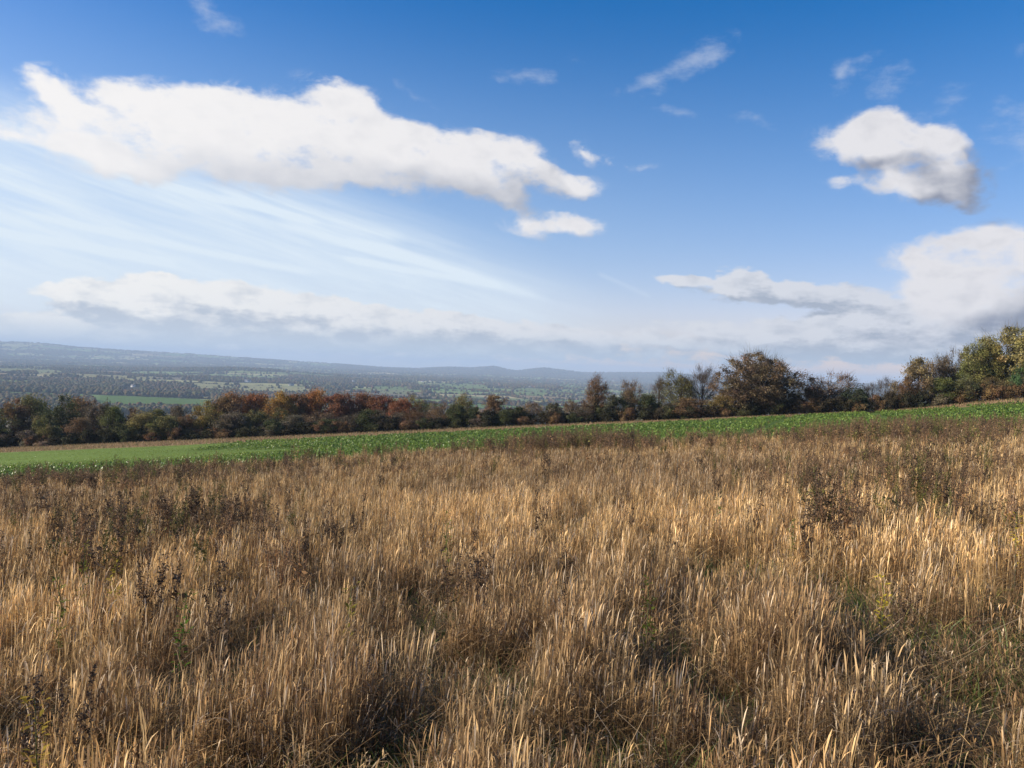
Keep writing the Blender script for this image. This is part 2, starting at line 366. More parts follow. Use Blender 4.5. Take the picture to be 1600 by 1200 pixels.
def ground_color(x, y):
    n = len(x); c = np.zeros((n, 3)); yh = yhedge(x); ye = yedge(x)
    bid, ed = cells(x, y)
    c[:] = PAL[bid % len(PAL)]
    c *= (.8 + .4 * fbm(x / 60, y / 60, 51, 3))[:, None]
    wm = woodmask(x, y); c[wm] = (.05, .05, .028)
    for z in OPEN:
        k = inzone(x, y, z); c[k] = z[4]
    nearv = (np.hypot(x, y) < 1300) & (y > yh)
    c[nearv] = (.10, .14, .045)
    c[nearv & wm] = (.05, .04, .025)
    inn = (y <= yh)
    soil = np.array((.11, .085, .05)); crop = np.array((.08, .13, .03)); turf = np.array((.135, .205, .045)); strip = np.array((.27, .185, .10))
    tt = sstep(-.5, 1.5, y - ye)[:, None]
    cc = soil * (1 - tt) + crop * tt
    tf = (sstep(-.22, -.40, x / np.maximum(y, 1) + .3 * (fbm(x / 9, y / 9, 79) - .5)) * sstep(52, 80, y))[:, None]
    cc = cc * (1 - tf * tt) + turf * tf * tt
    sw = np.interp(x, [-130, -60, 0, 30, 60, 75, 110], [26, 30, 24, 14, 0.5, 16, 24]) + 3 * (fbm(x / 9, y / 9, 7) - .5)
    ts = sstep(0, 2.5, y - (yh - sw))[:, None]
    cc = cc * (1 - ts) + strip * ts
    c[inn] = cc[inn]
    return c
# the ground: one polar sheet from under the camera to beyond the far hills
ang = np.concatenate([np.radians(np.arange(-180, -44, 4.0)), np.radians(np.arange(-44, 44, .11)), np.radians(np.arange(44, 180.01, 4.0))])
rad_ = [0.4]
while rad_[-1] < 23500:
    r = rad_[-1]; rad_.append(r * (1.05 if r < 20 else 1.02 if r < 1200 else 1.0085))
rad_ = np.array(rad_); na, nr = len(ang), len(rad_)
RR, AA = np.meshgrid(rad_, ang, indexing='ij')
gx = (RR * np.sin(AA)).ravel(); gy = (RR * np.cos(AA)).ravel(); gz = height(gx, gy)
co = np.stack([gx, gy, gz], 1)
i, j = np.meshgrid(np.arange(nr - 1), np.arange(na - 1), indexing='ij'); a = (i * na + j).ravel()
quads = np.stack([a, a + na, a + na + 1, a + 1], 1)
cz = np.concatenate([co, [[0, 0, hz(0, 0)]]]); tri = np.stack([np.full(na - 1, len(co)), np.arange(na - 1), np.arange(1, na)], 1)
gcol = np.concatenate([ground_color(gx, gy), [[.08, .06, .03]]])
ground = mesh('ground', cz, quads=quads[:, ::-1], tris=tri[:, ::-1], color=gcol, mat=M_ground, smooth=True)
ground['kind'] = 'structure'

# far trees: woods and hedgerows in the valley, one low-poly crown each
ICO = []
ph = (1 + 5 ** .5) / 2
ICV = np.array([(-1, ph, 0), (1, ph, 0), (-1, -ph, 0), (1, -ph, 0), (0, -1, ph), (0, 1, ph), (0, -1, -ph), (0, 1, -ph), (ph, 0, -1), (ph, 0, 1), (-ph, 0, -1), (-ph, 0, 1)]) / 1.902
ICF = np.array([(0, 11, 5), (0, 5, 1), (0, 1, 7), (0, 7, 10), (0, 10, 11), (1, 5, 9), (5, 11, 4), (11, 10, 2), (10, 7, 6), (7, 1, 8), (3, 9, 4), (3, 4, 2), (3, 2, 6), (3, 6, 8), (3, 8, 9), (4, 9, 5), (2, 4, 11), (6, 2, 10), (8, 6, 7), (9, 8, 1)])
AUT = 1.25 * np.array([(.055, .065, .025), (.075, .06, .03), (.04, .055, .025), (.10, .065, .03), (.07, .075, .03), (.11, .055, .03), (.085, .07, .045), (.05, .05, .03), (.12, .09, .03)])
def blobs(x, y, hgt, wid, colr, name, label, cat):
    n = len(x); z = height(x, y)
    jit = 1 + .35 * (rng.random((n, 12, 1)) - .5)
    v = ICV[None] * jit * np.stack([wid * .5, wid * .5, hgt * .5], 1)[:, None]
    an = rng.random(n) * 6.28; ca, sa = np.cos(an)[:, None], np.sin(an)[:, None]
    v = np.stack([v[..., 0] * ca - v[..., 1] * sa, v[..., 0] * sa + v[..., 1] * ca, v[..., 2]], -1)
    v += np.stack([x, y, z + hgt * .42], 1)[:, None]
    f = (ICF[None] + (np.arange(n) * 12)[:, None, None]).reshape(-1, 3)
    c = np.repeat(colr, 12, 0) * (.8 + .4 * rng.random((n * 12, 1)))
    o = mesh(name, v.reshape(-1, 3), tris=f, color=c, mat=M_far)
    tag(o, label, cat, kind='stuff'); return o
def polar(n, r0, r1, a=.76):
    r = r0 * (r1 / r0) ** (rng.random(n) ** .85); t_ = (rng.random(n) * 2 - 1) * a
    return t_ * r, r
x, y = polar(420000, 1100, 13500)
HOUSES = [(387, 597, 0, 26), (208, 605, 0, 14), (660, 597, 1, 18), (672, 596, 1, 12), (552, 596, 0, 14), (455, 603, 2, 22), (780, 602, 1, 16), (487, 612, 0, 0), (828, 605, 2, 14)]
HOUSES = [h_ for h_ in HOUSES if h_[3]]
def house_xy(px, py):
    d = ray(px, py); yy = 107 * F / max(5, py - (543.5 + .04 * px)); yy = min(yy, 5200)
    for k in range(30):
        gxh = d[0] * yy; zz = hz(gxh, yy); want = CAMZ + d[2] * yy
        yy *= 1 - .3 * np.clip((zz - want) / 110, -1, 1) if True else 1
    return d[0] * yy, yy
HXY = [house_xy(h_[0], h_[1]) for h_ in HOUSES]
def clear_houses(x, y):
    ok = np.ones(len(x), bool)
    for (hx, hy) in HXY:
        s_ = hx / hy
        ok &= ~((np.abs(x - s_ * y) < 28) & (y > hy - 420) & (y < hy + 12))
    return ok
wm = woodmask(x, y) & clear_houses(x, y)
# thin far woods so that numbers stay sane
keep = wm & (rng.random(len(x)) < np.clip(.25 + x * 0 + 0.9 * (y / 5000), .35, 1))
xw, yw = x[keep][:52000], y[keep][:52000]
sc_ = np.clip(yw / 4000, 1, 2.2)
cl = AUT[(rng.random(len(xw)) * 9).astype(int)] * .5 + AUT[(fbm(xw / 150, yw / 150, 61, 2) * 17.9).astype(int) % 9] * .5
blobs(xw, yw, (9 + 8 * rng.random(len(xw))) * (.8 + .2 * sc_), (9 + 8 * rng.random(len(xw))) * sc_, cl, 'valley_woodland', 'brown and dark green autumn woods spread over the valley floor', 'woodland')
x, y = polar(2400000, 1050, 13500)
bid, ed = cells(x, y); hk = (ed < 3.0) & ~woodmask(x, y) & clear_houses(x, y)
opn = np.zeros(len(x), bool)
for z in OPEN: opn |= inzone(x, y, z)
opn &= (rng.random(len(x)) < .8) | (y < 2200)
hk &= ~opn
hk |= (rng.random(len(x)) < .0010) & ~opn & clear_houses(x, y) & (y > 1500)
x, y = x[hk][:105000], y[hk][:105000]
big = rng.random(len(x)) < .25; sc_ = np.clip(y / 3500, 1, 2.4)
cl = AUT[(rng.random(len(x)) * 9).astype(int)] * .8
blobs(x, y, np.where(big, 7 + 8 * rng.random(len(x)), 3.0 + 2 * rng.random(len(x))) * (.8 + .2 * sc_), np.where(big, 8 + 6 * rng.random(len(x)), 6.0) * sc_, cl, 'valley_hedgerows', 'dark hedgerows and hedge trees dividing the far valley fields', 'hedgerows')

# ---------------------------------------------------------------- trees
def tube(s, pts, rads, c, sides=5):
    pts = np.asarray(pts, float); n = len(pts); d = np.gradient(pts, axis=0); d /= np.linalg.norm(d, axis=1)[:, None] + 1e-9
    ref = np.where(np.abs(d[:, 2:3]) > .9, np.array([[1., 0, 0]]), np.array([[0, 0, 1.]]))
    a = np.cross(d, ref); a /= np.linalg.norm(a, axis=1)[:, None] + 1e-9; b_ = np.cross(d, a)
    th = np.arange(sides) / sides * 2 * np.pi
    v = pts[:, None] + np.asarray(rads)[:, None, None] * (a[:, None] * np.cos(th)[None, :, None] + b_[:, None] * np.sin(th)[None, :, None])
    i, j = np.meshgrid(np.arange(n - 1), np.arange(sides), indexing='ij'); k = (j + 1) % sides
    q = np.stack([i * sides + j, i * sides + k, (i + 1) * sides + k, (i + 1) * sides + j], -1).reshape(-1, 4)
    s.add(v.reshape(-1, 3), q, c=c)
def curve(p0, p1, bend, n, r):
    t_ = np.linspace(0, 1, n)[:, None]; mid = (np.asarray(p0) + p1) / 2 + bend
    p = (1 - t_) ** 2 * p0 + 2 * t_ * (1 - t_) * mid + t_ ** 2 * np.asarray(p1)
    return p + r.normal(0, .012, p.shape) * np.linalg.norm(np.asarray(p1) - p0) * (t_ * (1 - t_) * 4)
def leaves(s, centers, size, r, cols, flat=0.0):
    n = len(centers)
    nrm = r.normal(size=(n, 3)); nrm[:, 2] += flat; nrm /= np.linalg.norm(nrm, axis=1)[:, None]
    a = np.cross(nrm, r.normal(size=(n, 3))); a /= np.linalg.norm(a, axis=1)[:, None]; b_ = np.cross(nrm, a)
    sz = size * (.6 + .8 * r.random((n, 1)))
    v = np.stack([centers - a * sz, centers - b_ * sz * .6, centers + a * sz, centers + b_ * sz * .6], 1)
    q = np.arange(n * 4).reshape(n, 4); s.add(v.reshape(-1, 3), q, c=np.repeat(cols, 4, 0))
def strips(s, p0, p1, wd, cols, r):
    """thin twigs as narrow triangles"""
    n = len(p0); d = p1 - p0; a = np.cross(d, r.normal(size=(n, 3))); a /= np.linalg.norm(a, axis=1)[:, None] + 1e-9
    v = np.stack([p0 - a * wd, p0 + a * wd, p1], 1); s.add(v.reshape(-1, 3), t=np.arange(n * 3).reshape(n, 3), c=np.repeat(cols, 3, 0))
def tree_meshes(seed, H=10, Wd=8, base=.12, nclump=70, leafn=60, leafsz=.2, cl_r=.10, twig=0, top_flat=.75, trunk_h=.35, shape='round', vary=.35, limb_r=1.0, inner=.35):
    r = np.random.default_rng(seed)
    wood = Soup(); crown = Soup()
    # clump centres in the crown envelope
    C_ = []
    while len(C_) < nclump:
        p = r.uniform(-1, 1, 3); rr = np.linalg.norm(p)
        if rr > 1 or rr < inner: continue
        z = p[2] * .5 + .5
        if shape == 'cone': wmul = 1.05 - z * .95
        elif shape == 'bush': wmul = 1.0
        else: wmul = 1.0
        if shape == 'column' : wmul = .9 if z < .8 else .6
        C_.append((p[0] * Wd * .5 * wmul, p[1] * Wd * .5 * wmul, H * (base + (1 - base) * z)))
    C_ = np.array(C_)
    lob = 1 + .22 * np.sin(3 * np.arctan2(C_[:, 1], C_[:, 0]) + seed) + .15 * np.sin(C_[:, 2] / H * 9 + seed * 2)
    C_[:, :2] *= lob[:, None]; C_[:, 2] = np.minimum(C_[:, 2], H * .97)
    lean = r.normal(0, .03, 2) * H; tr = .035 * H * .55 * limb_r
    th = H * .8
    tp = np.array([[0, 0, -.6], [0, 0, H * .04], [lean[0] * .3, lean[1] * .3, th * .3], [lean[0] * .7, lean[1] * .7, th * .65], [lean[0], lean[1], th]])
    tube(wood, tp, [tr * 1.5, tr * 1.1, tr * .85, tr * .5, tr * .12], (1, 1, 1), 8)
    def trunk_at(f): return np.array([np.interp(f * th, tp[:, 2], tp[:, k]) for k in (0, 1)] + [f * th])
    for k, c in enumerate(C_):
        f = np.clip(r.uniform(trunk_h * .6, .95) * (c[2] / H), .08, .98); p0 = trunk_at(f * .9)
        bend = np.array([0, 0, .12 * H * r.uniform(-.3, 1)]) - (c - p0) * .1 * np.array([1, 1, 0])
        pts = curve(p0, c, bend, 6, r); rb = tr * .30 * r.uniform(.6, 1.2)
        tube(wood, pts, np.linspace(rb, .02, 6), (1, 1, 1), 4)
        for m in range(3):
            q0 = pts[3 + m % 2]; q1 = c + r.normal(0, cl_r * H * .9, 3); tube(wood, curve(q0, q1, r.normal(0, .1, 3), 4, r), np.linspace(rb * .4, .012, 4), (1, 1, 1), 3)
    if twig:
        n = twig * nclump; k = r.integers(0, nclump, n); c = C_[k]; p0 = c + r.normal(0, cl_r * H * .45, (n, 3))
        out = p0 - np.array([0, 0, H * .45]); out /= np.linalg.norm(out, axis=1)[:, None] + 1e-9
        p1 = p0 + (out + r.normal(0, .45, (n, 3)) + [0, 0, .35]) * (.08 * H) * r.uniform(.5, 1.3, (n, 1))
        strips(crown, p0, p1, .022, np.full((n, 3), (.55, .48, .42)) * r.uniform(.6, 1.3, (n, 1)), r)
    if leafn:
        n = int(leafn * 1.4) * nclump; k = r.integers(0, nclump, n); dd = r.normal(size=(n, 3)); dd /= np.linalg.norm(dd, axis=1)[:, None]
        c = C_[k] + dd * (cl_r * H * r.uniform(.6, 1.7, nclump)[k] * np.where(r.random(n) < .3, 1.5 * r.random(n) ** .5, r.random(n) ** .6))[:, None] * [1, 1, .8]
        c[:, 2] = np.maximum(c[:, 2], .1)
        ck = 1 + vary * (r.random(nclump)[k] - .5) * 2
        hue = r.normal(0, .05, (nclump, 3))[k] + 1
        cols = (ck * r.uniform(.75, 1.3, n))[:, None] * hue
        leaves(crown, c, leafsz * .82, r, cols)
    return wood.build('trunk', M_bark, link=False, smooth=True), crown.build('crown', M_tree, link=False), H, Wd
PROTO = {
 'round1': tree_meshes(1, 10, 9, .05, 80, 110, .19), 'round2': tree_meshes(2, 10, 8, .05, 70, 110, .20, cl_r=.11), 'round3': tree_meshes(3, 9, 9, .02, 75, 115, .19, cl_r=.10), 'round4': tree_meshes(21, 10, 7.5, .03, 60, 120, .18, cl_r=.10, vary=.5),
 'dense1': tree_meshes(4, 7, 6.5, .0, 60, 130, .17, cl_r=.12), 'dense2': tree_meshes(5, 6, 7, .0, 60, 130, .16, cl_r=.12, vary=.5),
 'beech1': tree_meshes(6, 13, 11, .1, 95, 110, .23, cl_r=.085), 'beech2': tree_meshes(7, 13, 10, .1, 90, 110, .22, cl_r=.09, twig=10),
 'oak': tree_meshes(8, 13, 14, .0, 300, 95, .15, cl_r=.058, twig=22, vary=.5, limb_r=1.3, inner=.35),
 'sparse1': tree_meshes(9, 10, 7, .05, 60, 55, .15, cl_r=.10, twig=45), 'sparse2': tree_meshes(10, 10, 8, .05, 65, 55, .15, cl_r=.10, twig=45, vary=.5),
 'bare1': tree_meshes(11, 11, 9, .22, 60, 5, .12, cl_r=.09, twig=70, limb_r=.9), 'bare2': tree_meshes(12, 11, 6, .2, 42, 3, .12, cl_r=.09, twig=60, limb_r=.8),
 'column': tree_meshes(13, 8, 3.2, .0, 45, 120, .16, cl_r=.09, shape='column'),
 'tall1': tree_meshes(14, 14, 12, .02, 130, 120, .20, cl_r=.075, twig=30, vary=.5), 'tall2': tree_meshes(15, 14, 10, .05, 95, 100, .20, cl_r=.08, twig=12, vary=.5),
 'bush1': tree_meshes(16, 3, 4, .0, 30, 130, .13, cl_r=.17, shape='bush'), 'bush2': tree_meshes(17, 3, 3.6, .0, 26, 90, .13, cl_r=.17, shape='bush', twig=25),
}
OLV = (0.132, 0.124, 0.043); BRN = (0.163, 0.102, 0.050); DGR = (0.062, 0.070, 0.026); GRN = (0.110, 0.120, 0.036); ORG = (0.215, 0.110, 0.045); RED = (0.185, 0.085, 0.043)
YLG = (0.22, 0.19, 0.062); TAN = (0.217, 0.155, 0.085); GBR = (0.132, 0.109, 0.070); RUS = (0.185, 0.115, 0.058); GRY = (0.171, 0.147, 0.116)
TB = 1.22
def place_tree(px, ytop, wpx, off, proto, colr, label=None, group=None, cat='tree', name=None, ivy=None, ybase=None, rot=None):
    # off = metres behind the hedge line
    d = ray(px, 660)
    yy = 150.0
    for k in range(12): yy = yhedge(d[0] * yy) + off
    yy = float(yy); xx = d[0] * yy; zg = hz(xx, yy) - .15
    dt = ray(px, ytop); ht = (CAMZ + dt[2] * yy) - zg; wd = wpx / F * yy
    wm_, cm_, H, Wd = PROTO[proto]
    root = bpy.data.objects.new(name or ('bush' if cat == 'bush' else 'tree'), None); COL.objects.link(root)
    sxy = wd / (Wd * 1.16)
    root.location = (xx, yy, zg); root.scale = (sxy, sxy, ht / (H * 1.03)); root.rotation_euler = (0, 0, rot if rot is not None else random.uniform(0, 6.28))
    tag(root, label, cat, group)
    for nm, me in (('trunk', wm_), ('crown', cm_)):
        o = bpy.data.objects.new(nm, me); COL.objects.link(o); o.parent = root
        if nm == 'crown': o.color = (*[c * TB for c in colr], 1)
    if ivy:
        r = np.random.default_rng(int(px)); s = Soup(); n = 2600; hh = r.random(n) ** .8 * H * ivy; th = r.random(n) * 6.28
        rr = (.10 + .05 * r.random(n)) * Wd * (1.1 - .5 * hh / (H * ivy)) * (.7 + .5 * np.sin(hh * 2 + 1) ** 2)
        leaves(s, np.stack([np.cos(th) * rr, np.sin(th) * rr, hh], 1), .15, r, np.full((n, 3), (.030, .05, .018)) * r.uniform(.6, 1.5, (n, 1)))
        s.build('ivy', M_ivy, root)
    return root
G1 = 'trees of the wood at the left edge of the field'; G2 = 'orange and red beeches behind the wood'; G3 = 'trees along the hedge in the middle'; G4 = 'trees at the right edge of the field'
T = [ # px, top, width, offset, proto, colour, label, group
 (-20, 632, 75, 4, 'round1', OLV, 'olive tree cut by the left frame edge, foremost of the wood', G1),
 (22, 622, 62, 10, 'round3', BRN, 'brown leafy tree second from the left frame edge', G1),
 (52, 617, 66, 16, 'round2', OLV, 'tall olive brown tree behind the left end of the wood', G1),
 (70, 650, 50, 2, 'dense2', OLV, 'low olive tree at the left end of the wood, right of the foremost one', G1),
 (96, 616, 56, 9, 'round1', DGR, 'dark green tree with sunlit left boughs near the pale round bush', G1),
 (122, 620, 60, 16, 'round2', BRN, 'rust brown tree topping the wood left of the green field gap', G1),
 (128, 652, 52, 2, 'round4', BRN, 'low brown tree just right of the pale round bush', G1),
 (155, 624, 58, 7, 'round3', GBR, 'brown tree with grey twigs left of the green field gap', G1),
 (180, 634, 46, 5, 'round4', GRN, 'dark green tree below the left end of the green field gap', G1),
 (203, 636, 52, 8, 'round1', BRN, 'brown tree under the middle of the green field gap', G1),
 (222, 643, 50, 3, 'round2', (0.225, 0.188, 0.068), 'yellow leaved tree under the green field gap', G1),
 (246, 638, 50, 7, 'round4', OLV, 'olive tree under the right half of the green field gap', G1),
 (258, 650, 52, 2, 'dense1', OLV, 'round olive tree standing forward, right of the yellow leaved one', G1),
 (278, 632, 36, 12, 'round2', GBR, 'small topped brown tree in front of the right part of the gap', G1),
 (290, 648, 50, 4, 'round3', BRN, 'low brown tree left of the big olive yellow tree', G1),
 (322, 624, 60, 6, 'round1', (0.195, 0.150, 0.045), 'big olive yellow tree at the left end of the orange crowns', G1),
 (352, 620, 60, 10, 'round4', BRN, 'dark brown tree right of the big olive yellow one', G1),
 (365, 644, 56, 3, 'round2', GBR, 'shaded grey brown tree in front of the first orange crown', G1),
 (398, 640, 58, 5, 'round3', OLV, 'dark olive tree in front of the orange brown crowns', G1),
 (430, 636, 50, 6, 'round1', (0.105, 0.090, 0.033), 'dark tree with a yellow flushed top in front of the bright orange crown', G1),
 (428, 655, 46, 1, 'dense2', DGR, 'nearly black green tree below the bright orange crown', G1),
 (462, 648, 48, 3, 'round4', GBR, 'shaded brown tree right of the nearly black green one', G1),
 (495, 640, 52, 5, 'sparse2', TAN, 'pale brown twiggy tree in front of the red crowns', G1),
 (512, 655, 46, 1, 'dense1', DGR, 'rounded dark green bushy tree in front of the red crowns', G1),
 (545, 646, 46, 3, 'sparse1', GBR, 'brown shrubby tree between two dark green ones below the red crowns', G1),
 (578, 640, 46, 3, 'dense1', DGR, 'upright dark green tree below the red crowns', G1),
 (608, 636, 58, 3, 'sparse2', GBR, 'domed grey brown tree with a bare twig top', G1),
 (648, 640, 48, 4, 'sparse1', RUS, 'reddish brown shrubby tree right of the domed grey brown one', G1),
 (680, 642, 48, 3, 'sparse2', BRN, 'low brown tree left of the tall dark evergreen', G1),
 (714, 632, 36, 3, 'dense1', DGR, 'dark evergreen with a pointed top in the middle of the hedge', G1),
 (360, 612, 60, 34, 'beech2', (0.225, 0.112, 0.042), 'first orange brown beech at the left end of the row of crowns', G2),
 (400, 611, 66, 40, 'beech1', (0.240, 0.112, 0.042), 'orange brown beech second from the left of the row of crowns', G2),
 (438, 611, 52, 30, 'beech2', (0.300, 0.180, 0.045), 'golden brown beech left of the bright orange one', G2),
 (462, 612, 56, 34, 'beech1', ORG, 'bright orange beech with sunlit boughs low in its crown', G2),
 (494, 607, 62, 40, 'beech2', (0.300, 0.143, 0.045), 'tallest orange beech in the row behind the wood', G2),
 (530, 611, 62, 36, 'beech1', RED, 'deep red beech right of the tallest orange one', G2),
 (566, 612, 62, 40, 'beech2', RED, 'red beech in the middle of the red crowns', G2),
 (598, 615, 60, 36, 'beech1', RED, 'red beech near the right end of the red crowns', G2),
 (628, 621, 48, 30, 'beech2', (0.255, 0.105, 0.045), 'last and lowest red brown beech of the row', G2),
 (655, 617, 50, 34, 'sparse1', YLG, 'thin yellow green tree right of the red crowns', G3),
 (690, 622, 54, 26, 'sparse2', TAN, 'tan twiggy tree behind the brown hedge, left of the yellow green top', G3),
 (722, 615, 46, 32, 'sparse1', YLG, 'feathery yellow green tree top behind the dark evergreen', G3),
 (742, 636, 38, 3, 'dense2', DGR, 'low dark green tree right of the pointed evergreen', G3),
 (775, 617, 50, 6, 'round4', RUS, 'russet tree standing above the hedge right of the evergreen', G3),
 (790, 640, 36, 1, 'dense1', DGR, 'dark bushy tree at the foot of the russet tree', G3),
 (810, 636, 30, 2, 'column', DGR, 'narrow dark green tree between russet and tan ones', G3),
 (832, 624, 50, 10, 'sparse2', TAN, 'tan twiggy tree right of the narrow dark green one', G3),
 (868, 630, 52, 3, 'dense2', (0.075, 0.068, 0.038), 'broad dark round tree in the low part of the hedge', G3),
 (893, 624, 34, 9, 'sparse1', TAN, 'small tan tree left of the ivy clad ash', G3),
 (930, 586, 50, 4, 'sparse1', RUS, 'tall thin ash with rusty twigs and an ivy clad trunk', G3),
 (912, 628, 36, 2, 'sparse2', GBR, 'brown scrub tree leaning on the ivy clad ash', G3),
 (962, 617, 48, 2, 'dense2', (0.060, 0.063, 0.033), 'dark rounded tree between the two tall thin ones', G3),
 (986, 587, 46, 5, 'sparse2', TAN, 'tall tan tree with bare top right of the ivy clad ash', G3),
 (1012, 616, 40, 3, 'dense1', DGR, 'dark ivy covered stump tree right of the tall tan tree', G3),
 (1028, 590, 38, 12, 'bare2', GRY, 'faint bare tree seen against the blue hill', G3),
 (1060, 578, 62, 6, 'sparse1', OLV, 'olive tree with a bare spreading top left of the oak', G3),
 (1096, 570, 62, 8, 'bare1', GRY, 'bare pale branched tree just left of the oak', G3),
 (1082, 622, 70, 2, 'round4', BRN, 'low brown tree at the foot of the bare one', G3),
 (1045, 630, 40, 1, 'dense2', (0.068, 0.060, 0.033), 'low dark bushy tree left of the bare one', G3),
 (1184, 546, 150, 4, 'oak', (0.165, 0.122, 0.068), 'great domed brown oak, the largest tree in the middle of the hedge', G3),
 (1128, 615, 44, 2, 'round2', (0.180, 0.135, 0.045), 'low ochre tree against the left side of the oak', G3),
 (1240, 616, 40, 3, 'dense2', (0.053, 0.045, 0.027), 'dark bushy tree against the right side of the oak', G3),
 (1295, 575, 76, 4, 'sparse2', (0.210, 0.143, 0.090), 'russet grey domed tree right of the oak with a twiggy top', G3),
 (1270, 606, 50, 2, 'round4', (0.105, 0.068, 0.038), 'dark brown tree hugging the left of the russet grey dome', G3),
 (1335, 606, 50, 2, 'dense1', (0.042, 0.051, 0.027), 'almost black evergreen right of the russet grey dome', G3),
 (1360, 598, 34, 9, 'bare2', GRY, 'small bare tree right of the almost black evergreen', G3),
 (1382, 589, 30, 7, 'bare2', GRY, 'thin bare double stemmed tree in the open gap', G4),
 (1392, 610, 30, 3, 'sparse1', GBR, 'low brown twiggy tree in the open gap', G4),
 (1432, 558, 60, 3, 'round4', (0.17, 0.125, 0.06), 'orange brown tree at the left end of the right hand wood', G4),
 (1418, 592, 40, 1, 'sparse1', RUS, 'low russet tree at the foot of the orange brown one', G4),
 (1460, 557, 56, 8, 'sparse1', TAN, 'pale twiggy tree second from the left of the right hand wood', G4),
 (1485, 536, 58, 9, 'sparse2', GBR, 'tall brown twiggy tree left of the ivy green one', G4),
 (1475, 590, 60, 2, 'round2', GRN, 'low green tree in front of the tall brown twiggy one', G4),
 (1520, 533, 60, 6, 'tall2', (0.15, 0.15, 0.05), 'dark ivy green tree with a broken top branch', G4),
 (1505, 592, 50, 1, 'dense1', (0.090, 0.090, 0.038), 'dark olive thicket tree below the ivy green one', G4),
 (1545, 530, 56, 7, 'tall2', YLG, 'yellow green tree left of the big twiggy one', G4),
 (1580, 506, 120, 9, 'tall1', (0.240, 0.210, 0.075), 'big twiggy yellow green tree, highest on the right', G4),
 (1625, 512, 80, 8, 'tall1', (0.180, 0.180, 0.068), 'tall green tree cut by the right frame edge', G4),
 (1550, 585, 60, 2, 'sparse2', (0.150, 0.120, 0.053), 'low ochre tree at the foot of the yellow green one', G4),
 (1598, 565, 40, 2, 'dense2', (0.053, 0.090, 0.033), 'dark green rounded tree at the right frame edge', G4),
]
for q in T:
    place_tree(*q[:6], q[6], q[7], ivy=.62 if 'ivy clad' in q[6] or 'ivy covered' in q[6] else None)
# undergrowth bushes along the foot of the wood and hedge
r_ = random.Random(5)
GB = 'bushes at the foot of the wood and hedge'
for k, px in enumerate(range(-40, 1480, 13)):
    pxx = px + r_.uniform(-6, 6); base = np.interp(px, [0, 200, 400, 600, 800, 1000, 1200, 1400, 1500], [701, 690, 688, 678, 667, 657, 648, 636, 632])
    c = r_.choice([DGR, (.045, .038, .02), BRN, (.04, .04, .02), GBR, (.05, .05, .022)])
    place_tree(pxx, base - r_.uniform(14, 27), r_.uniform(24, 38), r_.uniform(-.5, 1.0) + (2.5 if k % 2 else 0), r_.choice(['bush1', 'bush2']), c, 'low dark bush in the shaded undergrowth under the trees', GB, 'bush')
for k, px in enumerate(range(1500, 1640, 22)):
    place_tree(px, 604 + r_.uniform(-6, 4), 34, r_.uniform(-1, 1), 'bush2', (.17, .11, .05), 'russet bramble bush below the tall trees at the right', 'russet brambles at the right', 'bush')
place_tree(68, 689, 20, -3, 'bush2', (.30, .22, .15), 'pale round bush alone on the strip before the wood', None, 'bush')

# ---------------------------------------------------------------- far farm buildings
def plain(name, c, rough=.8, ns=.8):
    m, t, b = principled(name, rough, .2); gg = t.n('ShaderNodeTexCoord')
    t.link(t.mix(t.noise(gg.outputs['Object'], ns, 4), tuple(v * .8 for v in c), tuple(min(1, v * 1.15) for v in c)), b.inputs['Base Color']); return m
M_white = plain('white_render', (.80, .79, .75)); M_brick = plain('brick', (.32, .17, .11)); M_stone = plain('grey_stone', (.5, .48, .44))
M_slate = plain('slate', (.16, .17, .19)); M_tile = plain('clay_tile', (.26, .13, .08)); M_glass = plain('window_glass', (.04, .05, .06), .2)
def boxv(s, x0_, x1_, y0_, y1_, z0_, z1_):
    v = [(x, y, z) for z in (z0_, z1_) for (x, y) in ((x0_, y0_), (x1_, y0_), (x1_, y1_), (x0_, y1_))]
    s.add(v, [(0, 3, 2, 1), (4, 5, 6, 7), (0, 1, 5, 4), (1, 2, 6, 5), (2, 3, 7, 6), (3, 0, 4, 7)])
HL = ['white farm building in a clearing above the pale yellow fields', 'tiny white cottage among the autumn woods at the left', 'white house on the mid valley green slope, left of a pair',
      'smaller white house just right of the other on the green slope', 'pale cottage among dark trees left of the green slope', 'long grey farm shed right of the pale yellow fields', 'brick house among trees above the russet tree', 'grey stone farmhouse beyond the hedge left of the blue hills']
